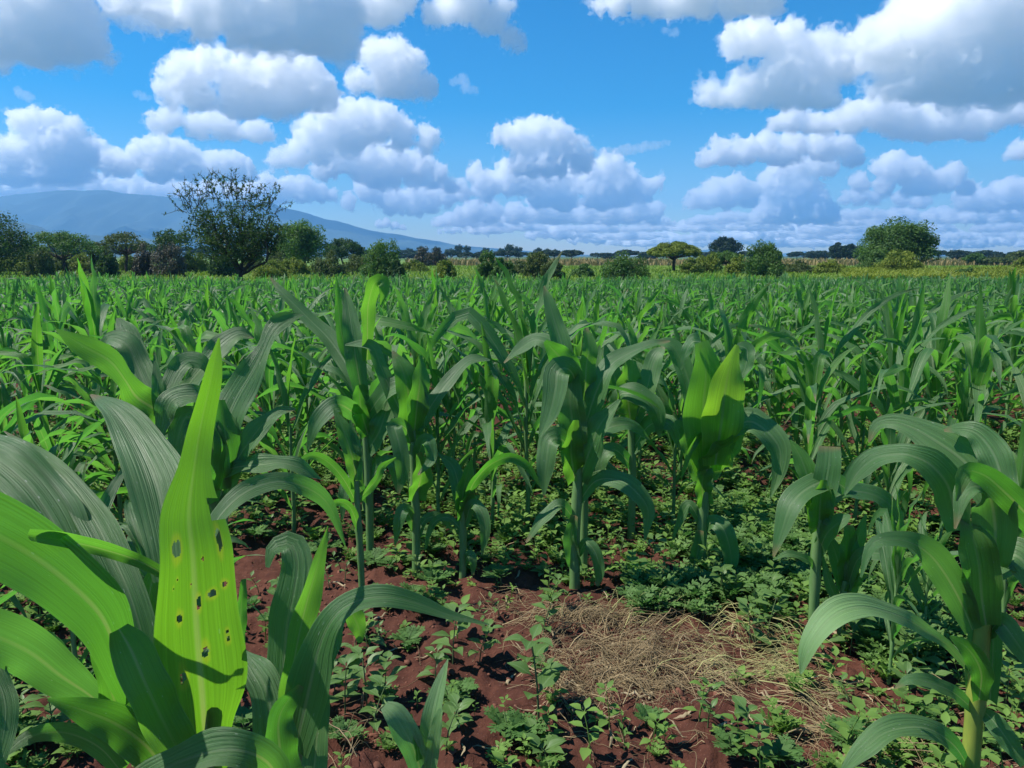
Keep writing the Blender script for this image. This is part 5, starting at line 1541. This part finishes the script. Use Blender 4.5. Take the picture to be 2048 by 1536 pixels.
def weed_parts(seed, kind, lod=0):
    """[(name, V, F, U)] of one weed about 0.2 m tall"""
    rng = np.random.default_rng(seed)
    out = []
    n, nc = ((9, 5), (6, 3), (4, 3))[lod]
    H = {'broad': .17, 'rosette': .05, 'fern': .09, 'sprout': .10}[kind] * rng.uniform(.8, 1.2)
    lean = rng.normal(size=2) * .02
    st = np.array([[0, 0, -.03], [lean[0] * .3, lean[1] * .3, H * .5], [lean[0], lean[1], H]])
    V, F, U = tube(spline(st, 5 if lod < 2 else 3), np.linspace(.0032, .0018, 5 if lod < 2 else 3), 5 if lod < 2 else 3)
    out.append(('stem', V, F, U))

    def on(z):
        q = z / H
        return np.array([lean[0] * q, lean[1] * q, z])
    a0 = rng.uniform(0, 6.283)
    if kind == 'broad':
        nodes = 4 if lod == 0 else 3
        for k in range(nodes):
            z = H * (.3 + .7 * k / (nodes - 1)); top = k == nodes - 1
            for s_ in range(4 if top else 2):
                L = (.092 if not top else .078) * rng.uniform(.8, 1.25)
                out.append(('leaf', *weed_leaf(rng, on(z), a0 + k * 1.6 + s_ * (math.pi / 2 if top else math.pi) + rng.normal() * .2, L, rng.uniform(10, 45), rng.uniform(20, 70), rng.uniform(.42, .56), n, nc)))
    elif kind == 'sprout':
        for k in range(6):
            z = H * (.35 + .65 * k / 5)
            out.append(('leaf', *weed_leaf(rng, on(z), a0 + k * 2.4, .045 * rng.uniform(.8, 1.3), rng.uniform(15, 60), rng.uniform(10, 50), .42, n, nc)))
    elif kind == 'rosette':
        for k in range(7):
            out.append(('leaf', *weed_leaf(rng, on(H * .6), a0 + k * 2.4, .07 * rng.uniform(.7, 1.25), rng.uniform(15, 50), rng.uniform(20, 60), .5, n, nc)))
    else:
        for k in range(8):
            out.append(('leaf', *lobed_leaf(rng, on(H * rng.uniform(.2, 1)), a0 + k * 2.4, .115 * rng.uniform(.7, 1.2), rng.uniform(20, 60), rng.uniform(20, 60), 5 if lod == 0 else 4, 6 if lod == 0 else 4)))
    return out


KINDS_W = ['broad', 'broad', 'sprout', 'rosette', 'fern', 'fern', 'sprout', 'broad']
WNAME = {'broad': 'broad_leaved_weed', 'sprout': 'weed_seedling', 'rosette': 'rosette_weed', 'fern': 'feathery_weed'}
WDESC = {'broad': 'broad leaved weed', 'sprout': 'weed seedling', 'rosette': 'low rosette weed', 'fern': 'feathery lobed weed'}
W_MESH = []
for i, k in enumerate(KINDS_W):
    mats = {'stem': M_STEM, 'leaf': M_FERN if k == 'fern' else M_WEED}
    W_MESH.append([(nm, mesh_from(nm, V, F, mats[nm], U)) for nm, V, F, U in weed_parts(300 + i, k)])

W_MARKS = [((1150, 1178), 'the tall dark maize plant'), ((1402, 1160), 'the lime green whorl plant'), ((925, 1168), 'the short plant with wide arms'), ((832, 1158), 'the pale whorl plant'),
           ((722, 1136), 'the slim young maize'), ((1626, 1272), 'the slender sweeping maize'), ((1938, 1500), 'the big yellow stalked maize'), ((850, 1500), 'the pale maize seedling'),
           ((1330, 1320), 'the dry straw'), ((640, 1330), 'the arching close plant'), ((1520, 1150), 'the feathery weed mass'), ((1680, 1300), 'the small bright shoot')]
W_MARKS = [(ground_hit(*p), t) for p, t in W_MARKS]
wcells = {}
wlist = []


def add_weed(px, py, k, s):
    p = ground_hit(px, py)
    wlist.append((p[0], p[1], k, s * (.72 if KINDS_W[k] == 'fern' else .9)))


# the ones the photograph shows singly: (px, py of the foot, kind, scale)
for w in ((1078, 1440, 0, 1.75), (1085, 1275, 1, 1.0), (1085, 1345, 3, 1.1), (905, 1325, 7, 1.25), (958, 1325, 1, 1.0), (735, 1300, 7, 1.0), (840, 1240, 4, 1.15), (790, 1215, 5, 1.1), (760, 1200, 4, 1.0),
          (830, 1195, 5, .9), (690, 1430, 0, 1.1), (735, 1420, 1, 1.2), (670, 1395, 0, 1.1), (705, 1330, 2, 1.1), (770, 1395, 7, .9), (745, 1470, 1, 1.1), (680, 1490, 4, 1.0), (900, 1410, 5, 1.0), (870, 1370, 7, .8), (930, 1400, 4, .9),
          (910, 1455, 3, 1.2), (890, 1500, 1, 1.0), (1040, 1490, 4, 1.25), (1075, 1500, 3, 1.3), (1015, 1475, 5, 1.1), (1095, 1520, 3, 1.3), (1000, 1240, 2, .9), (975, 1250, 2, .8), (1300, 1150, 7, 1.15), (1275, 1140, 3, 1.0),
          (1395, 1440, 2, 1.3), (1415, 1455, 2, 1.1), (1290, 1455, 4, .9), (1500, 1520, 7, 1.0), (1460, 1510, 4, 1.0), (1560, 1530, 5, 1.0), (1510, 1250, 0, 1.0), (1535, 1270, 1, 1.1), (1475, 1215, 0, 1.0), (1440, 1205, 7, 1.0),
          (1530, 1300, 3, 1.2), (1500, 1290, 7, 1.0), (1560, 1230, 1, 1.0), (1430, 1180, 4, 1.0), (1375, 1170, 3, 1.1), (1340, 1195, 5, 1.2), (1290, 1205, 5, 1.1), (1700, 1310, 7, 1.0), (1650, 1310, 2, 1.0), (1830, 1350, 0, 1.3),
          (1800, 1340, 7, 1.1), (1860, 1370, 3, 1.2), (1820, 1420, 1, 1.0), (1700, 1420, 2, .9), (1880, 1450, 4, .9), (1850, 1490, 5, .9), (1100, 1215, 1, .9), (1120, 1130, 3, 1.3), (1085, 1155, 3, 1.1), (700, 1240, 2, 1.0), (660, 1180, 2, .9), (690, 1165, 2, .9),
          (560, 1230, 7, 1.0), (70, 1500, 4, 1.2), (110, 1480, 7, 1.0), (60, 1430, 2, 1.0), (200, 1360, 2, 1.0), (30, 1480, 5, 1.1), (520, 1190, 2, .9), (2010, 1420, 7, .9), (2030, 1330, 5, 1.0), (1990, 1500, 4, 1.0), (1760, 1300, 4, .9), (1790, 1260, 5, .9), (1740, 1240, 4, .9),
          (1130, 1090, 7, .8), (1060, 1060, 2, .9), (1230, 1090, 2, 1.0), (1330, 1080, 7, .9), (1345, 1100, 3, 1.0), (960, 1080, 2, .8), (640, 1070, 2, .9), (600, 1050, 3, .9), (540, 1060, 2, .9), (800, 1120, 3, 1.0), (780, 1140, 4, .9), (870, 1150, 5, .8)):
    add_weed(*w)
rngw = np.random.default_rng(5)
tries = 0
while len(wlist) < 200 and tries < 4000:
    tries += 1
    px, py = rngw.uniform(480, 2040), rngw.uniform(985, 1500) if rngw.random() < .5 else rngw.uniform(985, 1180)
    if 1100 < px < 1500 and py > 1200: continue
    if 640 < px < 1350 and py > 1180 and rngw.random() < .8: continue
    p = ground_hit(px, py)
    if any(math.hypot(p[0] - q[0], p[1] - q[1]) < .085 for q in wlist): continue
    wlist.append((p[0], p[1], int(rngw.choice((0, 2, 3, 4, 5, 6, 7, 2, 4))), rngw.uniform(.6, 1.05)))
for x, y, k, s in wlist:
    mk = min(W_MARKS, key=lambda q: math.hypot(q[0][0] - x, q[0][1] - y))
    dx, dy = x - mk[0][0], y - mk[0][1]
    r_ = math.hypot(dx, dy)
    side = 'at the foot of' if r_ < .16 else ('in front of' if dy < -abs(dx) else 'behind' if dy > abs(dx) else 'on the left of' if dx < 0 else 'on the right of')
    size = 'large' if s > 1.12 else 'small' if s < .82 else 'medium'
    wcells.setdefault((KINDS_W[k], size, side, mk[1]), []).append((x, y, k, s))
ORD6 = dict(ORD); ORD6.update({5: ['first', 'second', 'third', 'fourth', 'fifth'], 6: ['first', 'second', 'third', 'fourth', 'fifth', 'sixth']})
for (kd, size, side, mk), lst in wcells.items():
    lst.sort()
    for q, (x, y, k, s) in enumerate(lst):
        root = empty(WNAME[kd], (x, y, float(ground_z(x, y))), float(rngw.uniform(0, 6.283)), s)
        o_ = '' if len(lst) == 1 else NTH[q] + ' from left,'
        tag(root, ' '.join((o_ + ' ' + size + ' ' + WDESC[kd] + ' ' + side + ' ' + mk).split()[:16]), 'weed', 'weeds growing between the maize stalks')
        for nm, me in W_MESH[k]:
            link(nm, me, root)


# --- the uncountable rest: weed carpet between the rows
def carpet(name, label, pts, lod, seed, kinds, mats, cat='weeds'):
    rng = np.random.default_rng(seed)
    protos = []
    for i in range(10):
        k = kinds[i % len(kinds)]
        g = Geo()
        for nm, V, F, U in weed_parts(500 + i + seed * 20, k, lod): g.add(V, F, U)
        protos.append((np.concatenate(g.V), np.concatenate(g.F[4]), np.concatenate(g.U)))
    vs_, fs_, us_, ts_, n0 = [], [], [], [], 0
    for x, y, z, s in pts:
        V, F, U = protos[rng.integers(0, 10)]
        a = rng.uniform(0, 6.283); c, sn = math.cos(a) * s, math.sin(a) * s
        W = np.stack([V[:, 0] * c - V[:, 1] * sn + x, V[:, 0] * sn + V[:, 1] * c + y, V[:, 2] * s + z], 1)
        vs_.append(W); fs_.append(F + n0); us_.append(U); ts_.append(np.full(len(V), rng.random())); n0 += len(V)
    o = link(name, mesh_from(name, np.concatenate(vs_), np.concatenate(fs_), mats, np.concatenate(us_), np.concatenate(ts_)))
    tag(o, label, cat, kind='stuff')


def scatter(n, ymin, ymax, seed, smin, smax, thr):
    rng = np.random.default_rng(seed)
    y = ymin + (ymax - ymin) * rng.random(n) ** 1.0
    x = rng.uniform(-.78, .78, n) * y
    f = fbm(x * .9, y * .9, 3, 71)
    PX, PY = 1024 + 0 * x, 0 * x
    d = y * CP - (ground_base(x, y) - CAM_H) * (0)
    zc = ground_base(x, y) - CAM_H
    dep = y * CP - zc * SP
    PX = 1024 + FPX * x / dep; PY = 768 - FPX * (y * SP + zc * CP) / dep
    bare = ((PX > 640) & (PX < 1500) & (PY > 1180)) | ((PX > 470) & (PX < 780) & (PY > 980))
    straw = (np.hypot((PX - 1330) / 260, (PY - 1330) / 130) < 1)
    keep = (f > thr) & (~bare | (rng.random(n) < .22)) & (~straw | (rng.random(n) < .12))
    x, y = x[keep], y[keep]
    return np.stack([x, y, ground_z(x, y), rng.uniform(smin, smax, len(x))], 1)


pts = np.concatenate([scatter(3600, 1.6, 6.2, 3, .35, .85, -.35), scatter(3600, 3.9, 7.0, 13, .45, .95, -.75)])
carpet('weed_carpet', 'low green weed seedlings covering the red soil between the near rows', pts, 1, 1, ['sprout', 'broad', 'rosette', 'fern', 'sprout'], M_WEEDS)
pts = scatter(4200, 6.0, 13, 4, .6, 1.2, -.5)
carpet('weed_carpet', 'thick low weeds under the farther maize rows', pts, 2, 2, ['sprout', 'broad', 'rosette'], M_WEEDS)
# feathery blue green mass between the lime whorl plant and the slender plant
rg = np.random.default_rng(9)
pts = []
for _ in range(620):
    px, py = 1515 + rg.normal() * 55, 1110 + rg.normal() * 48
    p = ground_hit(px, min(py, 1230)); pts.append((p[0], p[1], p[2], rg.uniform(.4, .85)))
for _ in range(120):
    px, py = rg.uniform(1260, 1420), rg.uniform(1160, 1235)
    p = ground_hit(px, py); pts.append((p[0], p[1], p[2], rg.uniform(.4, .8)))
for _ in range(160):
    px, py = rg.uniform(1700, 1900), rg.uniform(1090, 1330)
    p = ground_hit(px, py); pts.append((p[0], p[1], p[2], rg.uniform(.5, .9)))
carpet('feathery_weeds', 'soft blue green feathery weed mass between the lime whorl plant and the slender plant', pts, 1, 3, ['fern'], M_FERN)


# ================================================================ straw, stems and clods
def strands(name, label, specs, mat, seed, cat):
    """specs: (px, py, spread px, n, length, height, main direction or None)"""
    rng = np.random.default_rng(seed)
    g = Geo()
    for px, py, sx, sy, n, L, hgt, az in specs:
        c = ground_hit(px, py)
        k = px_size(px, py, c[1])
        for _ in range(n):
            a = rng.uniform(0, 6.283) if az is None else az + rng.normal() * .45
            x = c[0] + rng.normal() * sx * k; y = c[1] + rng.normal() * sy * k * 1.9
            if fbm(x * 4.2, y * 4.2, 2, 88) < rng.uniform(-.35, .3): continue
            l = L * rng.uniform(.35, 1.35)
            m = 6
            t = np.linspace(-.5, .5, m)
            bend = rng.normal() * .9
            ang = a + bend * t
            dx = np.cumsum(np.cos(ang)) * l / m; dy = np.cumsum(np.sin(ang)) * l / m
            X = x + dx - dx[m // 2]; Yy = y + dy - dy[m // 2]
            q = rng.random() ** 1.6
            Z = ground_z(X, Yy) + .004 + hgt * q * (1 - (2 * t) ** 2 * rng.uniform(.2, 1)) + hgt * rng.normal() * .25 * t
            P = np.stack([X, Yy, np.maximum(Z, ground_z(X, Yy) + .002)], 1)
            r = rng.uniform(.0007, .0016) if rng.random() < .9 else rng.uniform(.002, .0034)
            V, F, U = tube(P, np.linspace(r, r * .5, m), 3)
            g.add(V, F, U, rng.random())
    o = link(name, g.mesh(name, mat))
    tag(o, label, cat, kind='stuff')


strands('dry_straw', 'tangled heap of dry brown weed straw lying on the soil before the lime whorl plant',
        [(1210, 1235, 75, 14, 302, 0.31, 0.068, .5), (1165, 1225, 60, 12, 129, 0.22, 0.054, 1.0), (1230, 1300, 85, 16, 345, 0.29, 0.068, None), (1330, 1300, 90, 22, 302, 0.31, 0.061, .7), (1250, 1370, 90, 20, 302, 0.26, 0.054, None), (1180, 1330, 60, 20, 144, 0.22, 0.054, None),
         (1400, 1340, 90, 26, 302, 0.29, 0.068, -.5), (1500, 1400, 80, 30, 230, 0.26, 0.061, -.7), (1580, 1430, 60, 30, 115, 0.29, 0.054, -.8), (1330, 1420, 100, 20, 115, 0.22, 0.041, None), (1000, 1215, 90, 12, 64, 0.22, 0.041, .2), (950, 1110, 60, 14, 108, 0.18, 0.054, None),
         (1060, 1200, 50, 12, 79, 0.20, 0.041, None), (1300, 1490, 140, 20, 64, 0.15, 0.027, None), (1700, 1470, 110, 30, 90, 0.42, 0.07, -.8), (1880, 1505, 80, 20, 70, 0.4, 0.07, -.6), (1450, 1300, 120, 30, 70, 0.45, 0.09, None), (1250, 1270, 110, 26, 60, 0.42, 0.08, None), (1660, 1500, 110, 30, 115, 0.22, 0.054, None), (1850, 1520, 80, 20, 86, 0.18, 0.068, None), (700, 1500, 60, 24, 64, 0.22, 0.108, None), (1750, 1420, 120, 26, 86, 0.20, 0.041, None),
         (1080, 1420, 70, 30, 43, 0.17, 0.041, None), (880, 1300, 120, 40, 43, 0.13, 0.027, None)], M_STRAW, 1, 'straw')
strands('wilted_grass', 'wilting yellow green grass stems bent over at the side of the dry straw',
        [(1500, 1300, 60, 20, 302, 0.26, 0.121, -.6), (1460, 1345, 60, 16, 216, 0.22, 0.081, -.2), (1530, 1360, 45, 14, 158, 0.22, 0.068, -.4), (1210, 1205, 50, 10, 158, 0.26, 0.121, .9), (1290, 1225, 60, 12, 115, 0.22, 0.081, .8), (1640, 1440, 60, 30, 79, 0.33, 0.068, -.9)], M_WILT, 2, 'grass')


def litter():
    rng = np.random.default_rng(14)
    g = Geo()
    for k in range(170):
        px, py = (rng.normal(1330, 190), rng.normal(1320, 75)) if k < 110 else (rng.uniform(600, 2000), rng.uniform(1000, 1520))
        if py < 985: continue
        p = ground_hit(px, py)
        a = rng.uniform(0, 6.283); L_ = rng.uniform(.05, .16); m = 7
        t = np.linspace(-.5, .5, m)
        ang = a + rng.normal() * 1.2 * t
        X = p[0] + np.cumsum(np.cos(ang)) * L_ / m; Yy = p[1] + np.cumsum(np.sin(ang)) * L_ / m
        Z = ground_z(X, Yy) + .006 + np.abs(rng.normal(size=m)) * .008
        P = np.stack([X, Yy, Z], 1)
        S = np.stack([-np.sin(ang), np.cos(ang), rng.normal() * .5 + 0 * ang], 1)
        g.add(*ribbon(P, np.sin((t + .5) * math.pi * .9 + .15) * rng.uniform(.005, .014), norm(S), .5, .4, 3, rng.uniform(0, 6), 3), rng.random())
    o = link('dead_leaf_litter', g.mesh('dead_leaf_litter', plain_material('dead_leaf', (0.10, 0.07, 0.04), (0.36, 0.29, 0.17), 14, .8)))
    tag(o, 'crumpled dead leaf scraps lying on the soil and in the straw', 'litter', kind='stuff')


litter()


def clods():
    rng = np.random.default_rng(4)
    g = Geo()
    base = np.array([(1, 0, 0), (-1, 0, 0), (0, 1, 0), (0, -1, 0), (0, 0, 1), (0, 0, -1), (.6, .6, .6), (-.6, .6, .6), (.6, -.6, .6), (-.6, -.6, .6)], float)
    F = np.array([(4, 6, 7), (4, 7, 9), (4, 9, 8), (4, 8, 6), (6, 2, 7), (7, 1, 9), (9, 3, 8), (8, 0, 6), (0, 2, 6), (2, 1, 7), (1, 3, 9), (3, 0, 8)])
    n = 5200
    y = 1.5 + 3.6 * rng.random(n) ** 1.2; x = rng.uniform(-.75, .75, n) * y
    z = ground_z(x, y)
    ok = fbm(x * 2.2, y * 2.2, 2, 44) > -.3
    for i in np.nonzero(ok)[0]:
        s = .004 + .012 * rng.random() ** 3 * (1 if rng.random() < .9 else 2.4)
        V = base * s * rng.uniform(.6, 1.35, base.shape) * np.array([1, 1, .75])
        a = rng.uniform(0, 6.28)
        V = np.stack([V[:, 0] * math.cos(a) - V[:, 1] * math.sin(a), V[:, 0] * math.sin(a) + V[:, 1] * math.cos(a), V[:, 2]], 1)
        g.add(V + np.array([x[i], y[i], z[i] + s * .25]), F, None, rng.random())
    o = link('soil_crumbs', g.mesh('soil_crumbs', plain_material('soil_crumb', (0.06, 0.024, 0.016), (0.17, 0.075, 0.05), 30, .95, spec=.1), True))
    tag(o, 'red brown soil crumbs scattered over the bare ground', 'soil', kind='stuff')


clods()
